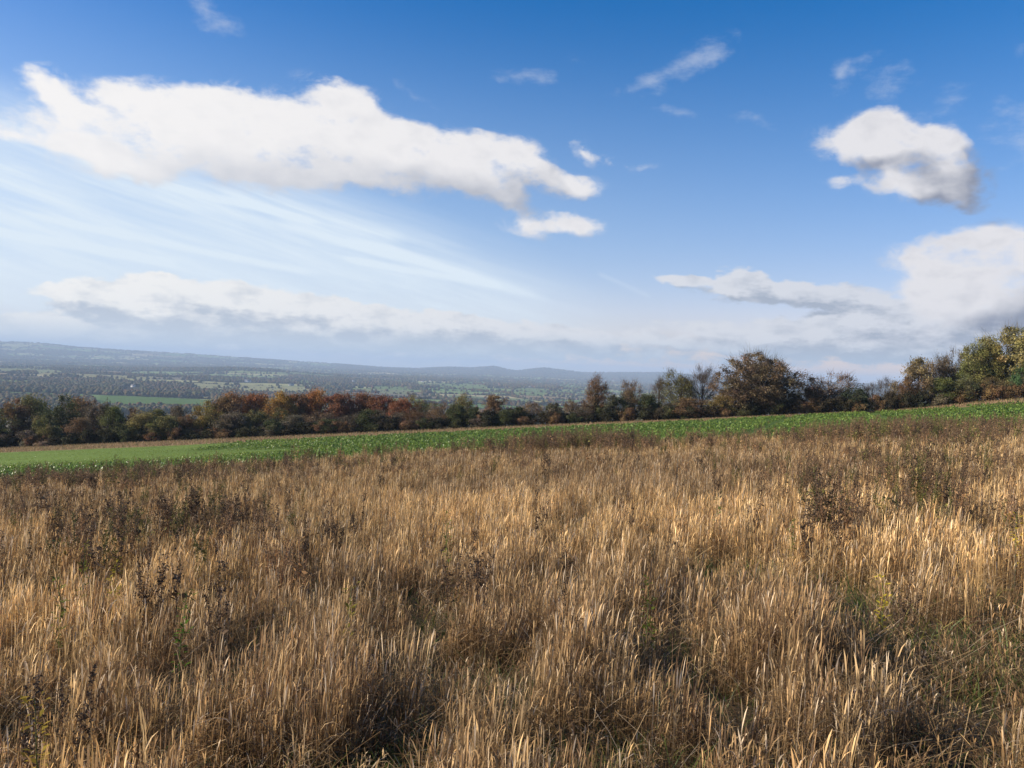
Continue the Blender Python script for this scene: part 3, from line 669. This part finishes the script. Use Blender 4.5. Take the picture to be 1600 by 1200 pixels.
for (h_, (hx, hy), lab) in zip(HOUSES, HXY, HL):
    px, py, kind, ln = h_; wdt = ln * .42; ht = 6.0
    root = bpy.data.objects.new('farmhouse' if kind != 2 else 'farm_shed', None); COL.objects.link(root)
    root.location = (hx, hy, hz(hx, hy) - .3); root.rotation_euler = (0, 0, math.radians(random.uniform(-20, 20))); tag(root, lab, 'house' if kind != 2 else 'shed', 'buildings far off in the valley')
    a, b2 = ln / 2, wdt / 2
    s = Soup(); boxv(s, -a, a, -b2, b2, 0, ht)
    s.add([(-a, -b2, ht), (-a, b2, ht), (-a, 0, ht + b2)], t=[(0, 2, 1)]); s.add([(a, -b2, ht), (a, b2, ht), (a, 0, ht + b2)], t=[(0, 1, 2)])
    s.build('wall', {0: M_white, 1: M_white if 'white' in lab else M_brick, 2: M_stone}[kind], root)
    s = Soup(); e = .5
    for sg in (-1, 1):
        v = [(-a - e, sg * (b2 + e), ht - e), (a + e, sg * (b2 + e), ht - e), (a + e, 0, ht + b2 + .05), (-a - e, 0, ht + b2 + .05)]
        v2 = [(x, y, z + .25) for x, y, z in v]
        s.add(v + v2, [(0, 1, 2, 3), (4, 5, 6, 7), (0, 1, 5, 4), (1, 2, 6, 5), (3, 0, 4, 7)])
    rf = s.build('roof', M_slate if kind != 1 else M_tile, root)
    if kind != 2:
        s = Soup(); boxv(s, -a * .6 - .5, -a * .6 + .5, -.4, .4, ht + b2 * .6, ht + b2 + 1.6); s.build('chimney', M_brick, rf)
    for k in range(4):
        for zz in ((1.0, 2.4), (3.8, 5.1)):
            xx = -a + ln * (k + .5) / 4; s = Soup(); boxv(s, xx - .6, xx + .6, -b2 - .06, -b2 - .003, *zz); s.build('window', M_glass, root)

# ---------------------------------------------------------------- the crop
def crop():
    s_v = []; n0 = 0
    x, y = [], []
    for (r0, r1, dens) in ((20, 60, 9), (60, 95, 5), (95, 185, 2.6)):
        n = int(dens * .80 * (r1 ** 2 - r0 ** 2)); r = np.sqrt(rng.random(n) * (r1 ** 2 - r0 ** 2) + r0 ** 2); t_ = (rng.random(n) * 2 - 1) * .80
        x.append(r * np.sin(t_)); y.append(r * np.cos(t_))
    x = np.concatenate(x); y = np.concatenate(y)
    sw = np.interp(x, [-130, -60, 0, 30, 60, 75, 110], [26, 30, 24, 14, 0.5, 16, 24])
    tf = sstep(-.22, -.40, x / y + .3 * (fbm(x / 9, y / 9, 79) - .5)) * sstep(52, 80, y)
    ok = (y > yedge(x) + .3 * rng.normal(size=len(x))) & (y < yhedge(x) - sw + rng.normal(size=len(x))) & (rng.random(len(x)) > tf * .5) & (fbm(x / 3, y / 3, 71) > .30) & (np.abs((x * .93 - y * .37) % 12.0 - 6) > .7)
    x, y = x[ok], y[ok]; n = len(x); r = np.hypot(x, y)
    nl = 6; X = np.repeat(x, nl); Y = np.repeat(y, nl); R = np.repeat(r, nl); N = n * nl
    far = np.clip(R / 60, 1, 1.7) * .8
    az_ = rng.random(N) * 6.283; TF = np.repeat(sstep(-.22, -.40, x / y + .3 * (fbm(x / 9, y / 9, 79) - .5)) * sstep(52, 80, y), nl); ln = (.13 + .12 * rng.random(N)) * far * (1 - .72 * TF); wd = ln * (.28 + .15 * rng.random(N)); up = .25 + 1.0 * rng.random(N)
    dx, dy = np.cos(az_), np.sin(az_); z0 = height(X, Y); hb = .02 + .22 * (1 - .9 * TF) * rng.random(N) * (.7 + .6 * fbm(X / 5, Y / 5, 77))
    tilt = rng.normal(0, .5, N)
    def P(al, side, lift):
        return np.stack([X + dx * al * ln * np.cos(up) - dy * side * wd, Y + dy * al * ln * np.cos(up) + dx * side * wd, z0 + hb + np.sin(up) * ln * al + side * wd * tilt - lift * ln], 1)
    v = np.stack([P(.05, 0, 0), P(.55, -.8, 0), P(.62, 0, .08), P(.55, .8, 0), P(1.1, -.25, .18), P(1.1, .25, .18)], 1)
    b0 = (np.arange(N) * 6)[:, None]
    quads = np.concatenate([b0 + [[1, 2, 5, 4][i] for i in range(4)], ]) if False else np.concatenate([b0 + np.array([0, 1, 2, 3]), b0 + np.array([1, 4, 5, 2])]);
    tris = b0 + np.array([2, 5, 3])
    g = fbm(X / 9, Y / 9, 73)
    c = np.array([(.125, .20, .036)]) * (1 - g[:, None]) + np.array([(.19, .26, .05)]) * g[:, None]
    c = c * rng.uniform(.6, 1.5, (N, 1)); yl = rng.random(N) < .04; c[yl] = (.25, .24, .06); c = c * (1 + .5 * TF[:, None] * np.array([.8, .4, .3]))
    o = mesh('leafy_crop', v.reshape(-1, 3), quads=quads, tris=tris, color=np.repeat(c, 6, 0), mat=M_crop)
    tag(o, 'low broad leaved green crop covering the field before the wood', 'crop', kind='stuff')
crop()

# ---------------------------------------------------------------- dry grass
def strands(x, y, z, hgt, lean_az, lean, droop, wprof, seg, colr, face=None, dpow=3, grad=None, ts=None):
    n = len(x); t_ = np.linspace(0, 1, seg + 1) if ts is None else np.array(ts)
    lx, ly = np.cos(lean_az), np.sin(lean_az)
    hor = lean[:, None] * t_ + droop[:, None] * t_ ** dpow
    ver = t_ * np.sqrt(np.maximum(1 - lean[:, None] ** 2, .1)) - .55 * droop[:, None] * t_ ** (dpow + 1)
    px = x[:, None] + hgt[:, None] * hor * lx[:, None]; py = y[:, None] + hgt[:, None] * hor * ly[:, None]; pz = z[:, None] + hgt[:, None] * ver
    fa = rng.random(n) * 3.1416 if face is None else face
    wx = np.cos(fa)[:, None] * wprof; wy = np.sin(fa)[:, None] * wprof
    v = np.stack([np.stack([px - wx, py - wy, pz], -1), np.stack([px + wx, py + wy, pz], -1)], 2)   # n, seg+1, 2, 3
    b0 = (np.arange(n) * 2 * (seg + 1))[:, None, None]; k = (np.arange(seg) * 2)[None, :, None]
    q = (b0 + k + np.array([0, 1, 3, 2])[None, None]).reshape(-1, 4)
    c = np.repeat(colr, 2 * (seg + 1), 0)
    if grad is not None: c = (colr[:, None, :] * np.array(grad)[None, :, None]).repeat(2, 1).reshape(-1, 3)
    return v.reshape(-1, 3), q, c
def region(r0, r1, dens, half=.80):
    n = int(dens * half * (r1 ** 2 - r0 ** 2)); r = np.sqrt(rng.random(n) * (r1 ** 2 - r0 ** 2) + r0 ** 2); t_ = (rng.random(n) * 2 - 1) * half
    return r * np.sin(t_), r * np.cos(t_)
# bare hollows among the stalks, seen in the photo: position (px, row on the stalk tops), radius m
def top_xy(px, py, h=.40):
    d = ray(px, py)
    yy = (CAMZ - h) / (-(d[2]) + A_ * d[0] + B_)
    return d[0] * yy, yy
HOLLOW = [(*top_xy(1180, 860), .45), (*top_xy(1300, 870), .4), (*top_xy(1480, 800), .6), (*top_xy(560, 835), .45), (*top_xy(480, 870), .4), (*top_xy(720, 1010), .22), (*top_xy(1230, 1120), .2), (*top_xy(1400, 1000), .25), (*top_xy(150, 900), .4), (*top_xy(640, 900), .35), (*top_xy(1085, 1010), .38), (*top_xy(1045, 940), .45), (*top_xy(1530, 960), .75), (*top_xy(640, 1080), .22), (*top_xy(620, 990), .25), (*top_xy(330, 1010), .45), (*top_xy(420, 960), .35),
          (*top_xy(540, 1150), .25), (*top_xy(860, 1120), .22), (*top_xy(200, 1130), .22), (*top_xy(1330, 1010), .25), (*top_xy(1140, 850), .5), (*top_xy(930, 1100), .25), (*top_xy(1500, 1080), .2), (*top_xy(380, 1160), .25), (*top_xy(40, 1080), .25)]
def openness(x, y):
    o = sstep(.50, .33, fbm(x / .55, y / 1.0, 81, 3)) * .92
    for (hx, hy, hr) in HOLLOW: o = np.maximum(o, sstep(1.3, .75, np.hypot(x - hx, (y - hy) / 1.4) / hr))
    return o
STRAW = np.array([1.04, .99, .89]) * np.array([(.60, .43, .215), (.50, .34, .155), (.32, .205, .10), (.66, .50, .28), (.44, .30, .145), (.20, .125, .065), (.57, .42, .22), (.45, .29, .13)])
def tonef(x, y, n):
    k = (rng.random(n) * len(STRAW)).astype(int); c = STRAW[k].copy()
    g = fbm(x / 4, y / 4, 91, 3)[:, None]; c = c * (.62 + .76 * g)
    wz = sstep(.50, .62, fbm(x / 6 + 3, y / 6, 95, 3))[:, None] * .45
    return c * (1 - wz) + np.array([(.20, .13, .075)]) * wz
gs = Soup()
for (r0, r1, dens, per, seg, wsc) in ((1.2, 3.4, 135, 20, 6, .78), (3.4, 6, 115, 19, 6, .82), (6, 11, 66, 15, 5, 1.0), (11, 20, 44, 12, 4, 1.3), (20, 34, 22, 12, 3, 1.8), (34, 57, 12, 9, 3, 2.5)):
    cx, cy = region(r0, r1, dens)
    op = openness(cx, cy); ye = yedge(cx) + rng.normal(0, .5, len(cx))
    ok = (rng.random(len(cx)) > op * .74) & (cy < ye); cx, cy, op = cx[ok], cy[ok], op[ok]; nc = len(cx)
    n = nc * per; ci = np.repeat(np.arange(nc), per)
    ch = (.34 + .32 * fbm(cx / .7, cy / .7, 83, 3) + .055 * rng.normal(size=nc)) * (1 + .2 * (fbm(cx / 7, cy / 7, 85) - .5)) * (1 - .58 * op)
    ct = tonef(cx, cy, nc) * rng.uniform(.6, 1.3, (nc, 1)); cla = rng.normal(0.15, 1.2, nc); cll = np.abs(rng.normal(.02, .035, nc))
    sprd = .038
    x = cx[ci] + rng.normal(0, sprd, n); y = cy[ci] + rng.normal(0, sprd, n); z = height(x, y) - .02
    h = ch[ci] * rng.uniform(.55, 1.12, n); la = cla[ci] + rng.normal(0, .9, n); le = np.clip(cll[ci] + np.abs(rng.normal(0, .042, n)), 0, .8)
    br = rng.random(n) < .016; le[br] = rng.uniform(.45, .9, br.sum()); la[br] = rng.uniform(0, 6.28, br.sum())
    dr = np.where(rng.random(n) < .55, rng.uniform(.02, .10, n), .01)
    col = ct[ci] * rng.uniform(.45, 1.5, (n, 1)); pale = rng.random(n) < .10; col[pale] = np.array((.66, .52, .34)) * rng.uniform(.8, 1.1, (pale.sum(), 1))
    sw = wsc * rng.uniform(.0010, .0019, n)
    ear = rng.random(n) < .7
    prof = np.ones((n, seg + 1)) * sw[:, None]; prof[:, 0] *= 1.1
    e0 = np.where(ear, rng.uniform(.0024, .0042, n) * (.6 + .4 * wsc), sw)
    prof[:, -2] = e0; prof[:, -1] *= .25
    ts = {6: [0, .35, .66, .80, .85, .94, 1], 5: [0, .4, .78, .84, .94, 1], 4: [0, .5, .80, .87, 1], 3: [0, .78, .88, 1]}[seg]
    if seg >= 5: prof[:, -3] = np.where(ear, e0, sw)
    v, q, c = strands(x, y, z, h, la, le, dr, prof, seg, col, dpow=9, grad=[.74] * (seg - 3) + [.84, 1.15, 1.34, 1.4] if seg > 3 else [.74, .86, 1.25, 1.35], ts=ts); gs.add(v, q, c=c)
    # dry leaves hanging from the stalks
    m = int(n * (1.7 if r0 < 6 else .8)); k = rng.integers(0, n, m); f = rng.uniform(.15, .8, m)
    lx = x[k] + h[k] * le[k] * f * np.cos(la[k]); ly = y[k] + h[k] * le[k] * f * np.sin(la[k]); lz = z[k] + h[k] * f * .97
    ll = rng.uniform(.04, .13, m); a2 = rng.random(m) * 6.28
    pr = np.ones((m, 4)) * (wsc * rng.uniform(.0018, .0042, m))[:, None] * np.array([.6, 1.1, .9, .15])
    v, q, c = strands(lx, ly, lz, ll, a2, rng.uniform(.2, .85, m), rng.uniform(.3, 1.3, m), pr, 3, col[k] * rng.uniform(.55, 1.2, (m, 1))); gs.add(v, q, c=c)
    # matted litter low down
    m = int(n * .5); k = rng.integers(0, n, m); ll = rng.uniform(.12, .4, m)
    pr = np.ones((m, 3)) * (wsc * .0018); 
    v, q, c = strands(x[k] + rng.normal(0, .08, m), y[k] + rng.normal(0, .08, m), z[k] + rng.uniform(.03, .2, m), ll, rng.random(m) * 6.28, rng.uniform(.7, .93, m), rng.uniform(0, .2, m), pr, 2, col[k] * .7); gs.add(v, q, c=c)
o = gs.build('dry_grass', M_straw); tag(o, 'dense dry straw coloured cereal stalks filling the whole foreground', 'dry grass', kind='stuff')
NSTR = gs.n
# green undergrowth
gs = Soup()
for (r0, r1, dens, wsc) in ((1.0, 6, 900, 1.0), (6, 14, 260, 1.6), (14, 52, 30, 2.6)):
    x, y = region(r0, r1, dens); op = openness(x, y); nearb = sstep(4.4, 2.4, y + .5 * x) * .6 + .12
    gz_ = sstep(.42, .62, fbm(x / 1.1 + 7, y / 1.1, 101, 3))
    ok = (rng.random(len(x)) < np.maximum(op * .8, nearb) * (.25 + .9 * gz_)) & (y < yedge(x)); x, y = x[ok], y[ok]; n = len(x)
    pr = np.ones((n, 4)) * (wsc * rng.uniform(.0016, .0034, n))[:, None] * np.array([.8, 1, .8, .1])
    g = rng.random((n, 1)); c = np.array((.045, .085, .018)) * (1 - g) + np.array((.14, .17, .04)) * g
    yel = rng.random(n) < .12; c[yel] = (.34, .30, .08)
    v, q, c = strands(x, y, height(x, y) - .01, rng.uniform(.10, .34, n), rng.random(n) * 6.28, rng.uniform(.05, .5, n), rng.uniform(.1, .7, n), pr, 3, c * rng.uniform(.7, 1.3, (n, 1))); gs.add(v, q, c=c)
o = gs.build('green_grass', M_blade); tag(o, 'short green grass showing in the gaps between the dry stalks', 'grass', kind='stuff')
# dry grass on the margin strip before the wood
gs = Soup(); n = 60000; x = rng.uniform(-130, 125, n); off = rng.uniform(0, 1, n)
sw = np.interp(x, [-130, -60, 0, 30, 60, 75, 110], [26, 30, 24, 14, 0.5, 16, 24]); y = yhedge(x) - sw * off + 1
pr = np.ones((n, 3)) * .03 * np.array([1, .8, .2]); c = np.array((.34, .235, .13)) * rng.uniform(.6, 1.4, (n, 1)); g = rng.random(n) < .25; c[g] = (.16, .17, .06)
v, q, c = strands(x, y, height(x, y), rng.uniform(.15, .5, n), rng.random(n) * 6.28, rng.uniform(.1, .6, n), rng.uniform(0, .3, n), pr, 2, c); gs.add(v, q, c=c)
o = gs.build('margin_grass', M_straw); tag(o, 'thin tan strip of dry grass between green crop and wood', 'dry grass', kind='stuff')

# ---------------------------------------------------------------- dead weeds and green weeds
def dead_weed(seed, H=1.0, nb=9, dense=26):
    r = np.random.default_rng(seed); st = Soup(); sd_ = Soup()
    def cluster(pts, k, w_):
        f = r.random(k) * (len(pts) - 1); c = np.stack([np.interp(f, range(len(pts)), pts[:, j]) for j in range(3)], 1)
        knots = .5 + .5 * np.sin(f * 9 + seed); c += r.normal(0, 1, (k, 3)) * (w_ * (.4 + knots))[:, None]
        leaves(sd_, c, .0085, r, np.array((.072, .053, .036)) * r.uniform(.45, 1.9, (k, 1)))
    for m in range(r.integers(2, 5)):
        b0 = np.array([r.normal(0, .03), r.normal(0, .03), 0]); hh = H * r.uniform(.62, 1.0) if m else H
        top = b0 + [r.normal(0, .07), r.normal(0, .07), hh]; main = curve(b0, top, r.normal(0, .05, 3) * [1, 1, 0], 8, r)
        tube(st, main, np.linspace(.0045, .0012, 8), (.16, .095, .055), 4)
        cluster(main[3:], dense * 5, .011)
        for b_ in range(nb):
            f = r.uniform(.35, .95); p0 = np.array([np.interp(f * 7, range(8), main[:, k]) for k in range(3)])
            an = r.random() * 6.28; ln = H * r.uniform(.06, .20) * (1.3 - f * .8); p1 = p0 + np.array([math.cos(an) * ln * .5, math.sin(an) * ln * .5, ln])
            pts = curve(p0, p1, np.array([math.cos(an), math.sin(an), -.5]) * ln * .15, 5, r); tube(st, pts, np.linspace(.0022, .0008, 5), (.15, .09, .055), 3)
            cluster(pts[1:], dense, .007)
    k = 22; c = np.stack([r.normal(0, .05, k), r.normal(0, .05, k), r.uniform(.1, .75, k) * H], 1); leaves(sd_, c, .026, r, np.array((.15, .095, .05)) * r.uniform(.6, 1.4, (k, 1)))
    return st, sd_, H
DW = [dead_weed(50 + k, 1.0, 5 + k, 12 + 2 * k) for k in range(7)]
DWM = [(a.build('stem', M_weed, link=False), b_.build('seeds_and_dry_leaves', M_weed, link=False)) for a, b_, h_ in DW]  # second mesh: mostly dock seed clusters along the stems, plus some dry leaves
def place_weed(px, ytop, yy, label, group, k, wide=1.0):
    d = ray(px, ytop); xx = d[0] * yy; zg = hz(xx, yy) - .01; ht = CAMZ + d[2] * yy - zg
    ht = float(np.clip(ht, .35, 1.6))
    root = bpy.data.objects.new('dead_dock_plant', None); COL.objects.link(root); root.location = (xx, yy, zg); root.rotation_euler = (random.gauss(0, .05), random.gauss(0, .05), random.uniform(0, 6.28)); root.scale = (ht * wide,) * 2 + (ht,)
    tag(root, label, 'weed', group)
    for nm, me in zip(('stem', 'seeds_and_dry_leaves'), DWM[k % 7]):
        o = bpy.data.objects.new(nm, me); COL.objects.link(o); o.parent = root
GW = 'dead brown dock plants standing among the straw'
WD = [(255, 815, 6.2, 'tall nearly black dock plant, darkest weed at the left', 1.2), (352, 858, 5.2, 'dark upright dock plant right of the darkest left one', 1.0), (232, 840, 6.0, 'thin dark dock plant just left of the darkest one', .9), (185, 760, 11, 'bushy brown dock plant in the upper left straw', 1.5),
 (165, 812, 8, 'low spreading brown dock plant at the left', 1.5), (295, 745, 13, 'brown dock plant below the crop edge at the left', 1.4), (370, 752, 12, 'greenish brown dock plant beneath the left crop edge', 1.3), (60, 735, 15, 'dark dock plant under the crop edge near the left frame', 1.5),
 (705, 845, 6.5, 'dark dock plant in the middle, left one of the dark pair', 1.2), (738, 825, 6.8, 'dark dock plant in the middle, right one of the dark pair', 1.2), (752, 855, 6.0, 'short dark dock plant just right of the dark pair', .9), (848, 745, 9, 'thin tall dock stem above the middle straw', .6), (880, 830, 7, 'slim dock plant right of the middle', .8), (900, 900, 5.0, 'small curled dark dock plant near the centre', .8),
 (1185, 760, 9.5, 'dark dock plant left of the tall right hand one', 1.1), (1285, 740, 9, 'tall dark dock plant in the right half, broad at the top', 1.4), (1310, 770, 8.4, 'dark dock plant touching the right side of the tall broad one', 1.2), (1345, 745, 10, 'brown dock plant right of the tall broad one', 1.2), (1440, 715, 13, 'bushy dock plant under the crop edge at the right', 1.7), (1480, 735, 11, 'dense dark dock plant in the right hand weed patch', 1.7), (1500, 765, 10, 'lower dark dock plant of the right hand weed patch', 1.5), (1535, 720, 13, 'dock plant at the right end of the weed patch', 1.6), (1590, 790, 7.5, 'dark red dock plant at the right frame edge', 1.3),
 (1405, 880, 5.5, 'low dock plant behind the yellow leaved weed', 1.2), (130, 1020, 3.6, 'brown dock plant low in the left corner', .9), (25, 1060, 3.1, 'dark dock plant at the left frame edge near the bottom', .9), (475, 800, 8.5, 'slim brown dock plant left of the middle', .8), (560, 770, 11, 'small dock plant under the crop edge, left of the middle', 1.0), (990, 770, 10, 'thin dock plant right of the centre', .8), (1060, 820, 7.5, 'short dock plant above the dark hollow', .9)]
for k, q in enumerate(WD): place_weed(q[0], q[1], q[2], q[3], GW, k, q[4])
# weedy fringe between straw and crop
fr = Soup(); arrs = [(a.arrays(), b_.arrays()) for a, b_, h_ in DW]
nf = 0
while nf < 1900:
    d = random.gauss(0, 1)
    xx = random.uniform(-38, 40); e = float(yedge(xx)); yy = e + random.gauss(-3.0, 3.0)
    if random.random() < .72: yy = 5 + (e - 5) * random.random() ** .8; xx *= yy / e * 1.1
    dens = float(fbm(np.array([xx / 3.5]), np.array([yy / 3.5]), 111, 3)[0])
    pxw = 800 + F * xx / yy
    fav = max(1.2 * math.exp(-((pxw - 900) / 120) ** 2) * (yy > 38), math.exp(-((pxw - 1430) / 170) ** 2) * (yy > 9), .8 * math.exp(-((pxw - 240) / 260) ** 2) * (yy > 7), .5 * math.exp(-((pxw - 1250) / 80) ** 2))
    if yy > e - 5 and random.random() > .30: continue
    if yy < 5 or random.random() > sstep(.46, .66, dens) * .22 + fav * .45 * float(.4 + 1.2 * (dens > .5)): continue
    nf += 1; an = random.uniform(0, 6.28); ca, sa = math.cos(an), math.sin(an); sc_ = random.uniform(.5, .85) * (1.0 if yy < e - 6 else random.uniform(.9, 1.5)); z_ = hz(xx, yy)
    tint = random.choice([(.9, .9, .9), (1.6, 1.6, 1.5), (2.3, 2.2, 2.0), (1.4, 1.9, 1.0), (2.9, 2.6, 2.1)])
    for (v, q, t_, c) in arrs[nf % 7]:
        w_ = 1.15 if yy < 22 else 1.7
        vv = np.stack([(v[:, 0] * ca - v[:, 1] * sa) * w_, (v[:, 0] * sa + v[:, 1] * ca) * w_, v[:, 2]], 1) * sc_ + [xx, yy, z_]
        fr.add(vv, q, t_, c * tint)
for (pc, sp, y0_, y1_, cnt, s0, s1) in ((880, 60, 41, 54, 230, .9, 1.5), (1010, 50, 38, 48, 50, .8, 1.3), (1130, 40, 36, 46, 30, .8, 1.1), (1400, 70, 34, 48, 260, .8, 1.4), (1300, 40, 38, 48, 60, .8, 1.2), (1560, 30, 30, 48, 60, .8, 1.2), (60, 60, 24, 32, 30, .8, 1.2), (235, 50, 24, 34, 45, .8, 1.2), (420, 50, 28, 38, 30, .7, 1.1), (620, 40, 32, 44, 15, .7, 1.0), (1440, 90, 12, 20, 60, .7, 1.0), (270, 110, 9, 18, 60, .75, 1.05), (1300, 40, 8, 12, 16, .8, 1.05)):
    for k in range(cnt):
        yy = random.uniform(y0_, y1_); xx = (random.gauss(pc, sp) - 800) / F * yy; z_ = hz(xx, yy); sc_ = random.uniform(s0, s1); an = random.uniform(0, 6.28); ca, sa = math.cos(an), math.sin(an)
        tint = np.array(random.choice([(1, 1, 1), (1.4, 1.4, 1.2), (1.9, 1.8, 1.6), (1.2, 1.7, .9)])) * (1.35 if yy > 25 else 1); w_ = 1.1 if yy < 22 else 1.5
        for (v, q, t_, c) in arrs[k % 7]:
            vv = np.stack([(v[:, 0] * ca - v[:, 1] * sa) * w_, (v[:, 0] * sa + v[:, 1] * ca) * w_, v[:, 2]], 1) * sc_ + [xx, yy, z_]
            fr.add(vv, q, t_, c * tint)
o = fr.build('weed_fringe', M_weed); tag(o, 'tangled brown seedy weeds along the edge of the crop', 'weeds', kind='stuff')
# tall seed stems that stand against the dark hedge
def green_weed(seed):
    r = np.random.default_rng(seed); st = Soup(); lf = Soup()
    main = curve(np.zeros(3), np.array([.03, .02, 1.0]), r.normal(0, .04, 3), 7, r); tube(st, main, np.linspace(.006, .002, 7), (.12, .16, .05), 5)
    for k in range(70):
        f = r.uniform(.30, 1); p0 = np.array([np.interp(f * 6, range(7), main[:, j]) for j in range(3)]); an = r.random() * 6.28; ln = r.uniform(.025, .075) * (1.3 - .5 * f)
        p0 = p0 + np.array([math.cos(an), math.sin(an), .5]) * r.uniform(0, .05)
        p1 = p0 + np.array([math.cos(an) * ln, math.sin(an) * ln, ln * r.uniform(-.5, .7)]); sd2 = np.cross(p1 - p0, (0, 0, 1)); sd2 = sd2 / np.linalg.norm(sd2) * ln * .24; m_ = (p0 + p1) / 2 + [0, 0, .006]
        lf.add([p0, m_ - sd2, p1, m_ + sd2], [(0, 1, 2, 3)], c=np.array((1, 1, 1)) * r.uniform(.6, 1.4))
    return st, lf
M_gw = leafy('green_weed_leaf', .4, .7, .08, objcol=True)
GWm = [tuple(s.build(nm, m, link=False) for s, nm, m in zip(green_weed(70 + k), ('stem', 'leaves'), (M_weed, M_gw))) for k in range(3)]
for k, (px, py, yy, c, lab) in enumerate([(285, 925, 4.9, (.06, .14, .03), 'bright green leafy weed in the lower left straw'), (135, 850, 6.6, (.13, .18, .05), 'pale green weed, upper one of the green patch at the left'), (95, 895, 5.6, (.10, .16, .04), 'green weed, leftmost of the green patch at the left'), (180, 870, 6.0, (.22, .24, .06), 'yellowish weed right in the green patch at the left'),
   (545, 915, 5.0, (.16, .19, .05), 'small yellow green weed left of the centre'), (1383, 895, 5.4, (.38, .40, .07), 'bright yellow leaved weed in the lower right straw'), (1240, 810, 8, (.07, .13, .03), 'dark green leafy weed in the right half'), (1120, 775, 9.5, (.08, .16, .03), 'small green weed above the dark hollow'), (1592, 800, 7, (.40, .40, .08), 'yellow leaved weed at the right frame edge'), (65, 1090, 3.0, (.20, .20, .05), 'yellow leaved weed in the bottom left corner'), (1010, 905, 5.2, (.08, .14, .03), 'green weed at the left rim of the dark hollow'), (1440, 770, 9.5, (.10, .15, .04), 'green weed in the right hand weed patch'), (700, 800, 8, (.09, .15, .04), 'small green weed just above the dark pair of dock plants')]):
    d = ray(px, py); xx = d[0] * yy; zg = hz(xx, yy); ht = float(np.clip(CAMZ + d[2] * yy - zg, .35, 1.1))
    root = bpy.data.objects.new('leafy_weed', None); COL.objects.link(root); root.location = (xx, yy, zg); root.scale = (.7, .7, ht); root.rotation_euler = (0, 0, k * 1.7); tag(root, lab, 'weed', 'green and yellow weeds among the straw')
    for nm, me in zip(('stem', 'leaves'), GWm[k % 3]):
        o = bpy.data.objects.new(nm, me); COL.objects.link(o); o.parent = root; o.color = (c[0] * 1.7, c[1] * 1.25, c[2] * .8, 1)

# ---------------------------------------------------------------- the air
hv = Soup(); boxv(hv, -24500, 24500, -24500, 24500, -190, 175)
hm = bpy.data.materials.new('haze'); hm.use_nodes = True; hm.node_tree.nodes.clear(); t = NT(hm.node_tree)
pv = t.n('ShaderNodeVolumePrincipled'); pv.inputs['Color'].default_value = (.60, .79, 1.0, 1); pv.inputs['Density'].default_value = HAZE = 9.2e-5; pv.inputs['Anisotropy'].default_value = .0
ou = t.n('ShaderNodeOutputMaterial'); t.link(pv.outputs[0], ou.inputs['Volume'])
v, q, t_, c = hv.arrays(); ho = mesh('haze', v, quads=q, mat=hm); ho['kind'] = 'stuff'; ho['label'] = 'pale blue haze over the valley and far hills'
print('verts straw', NSTR)
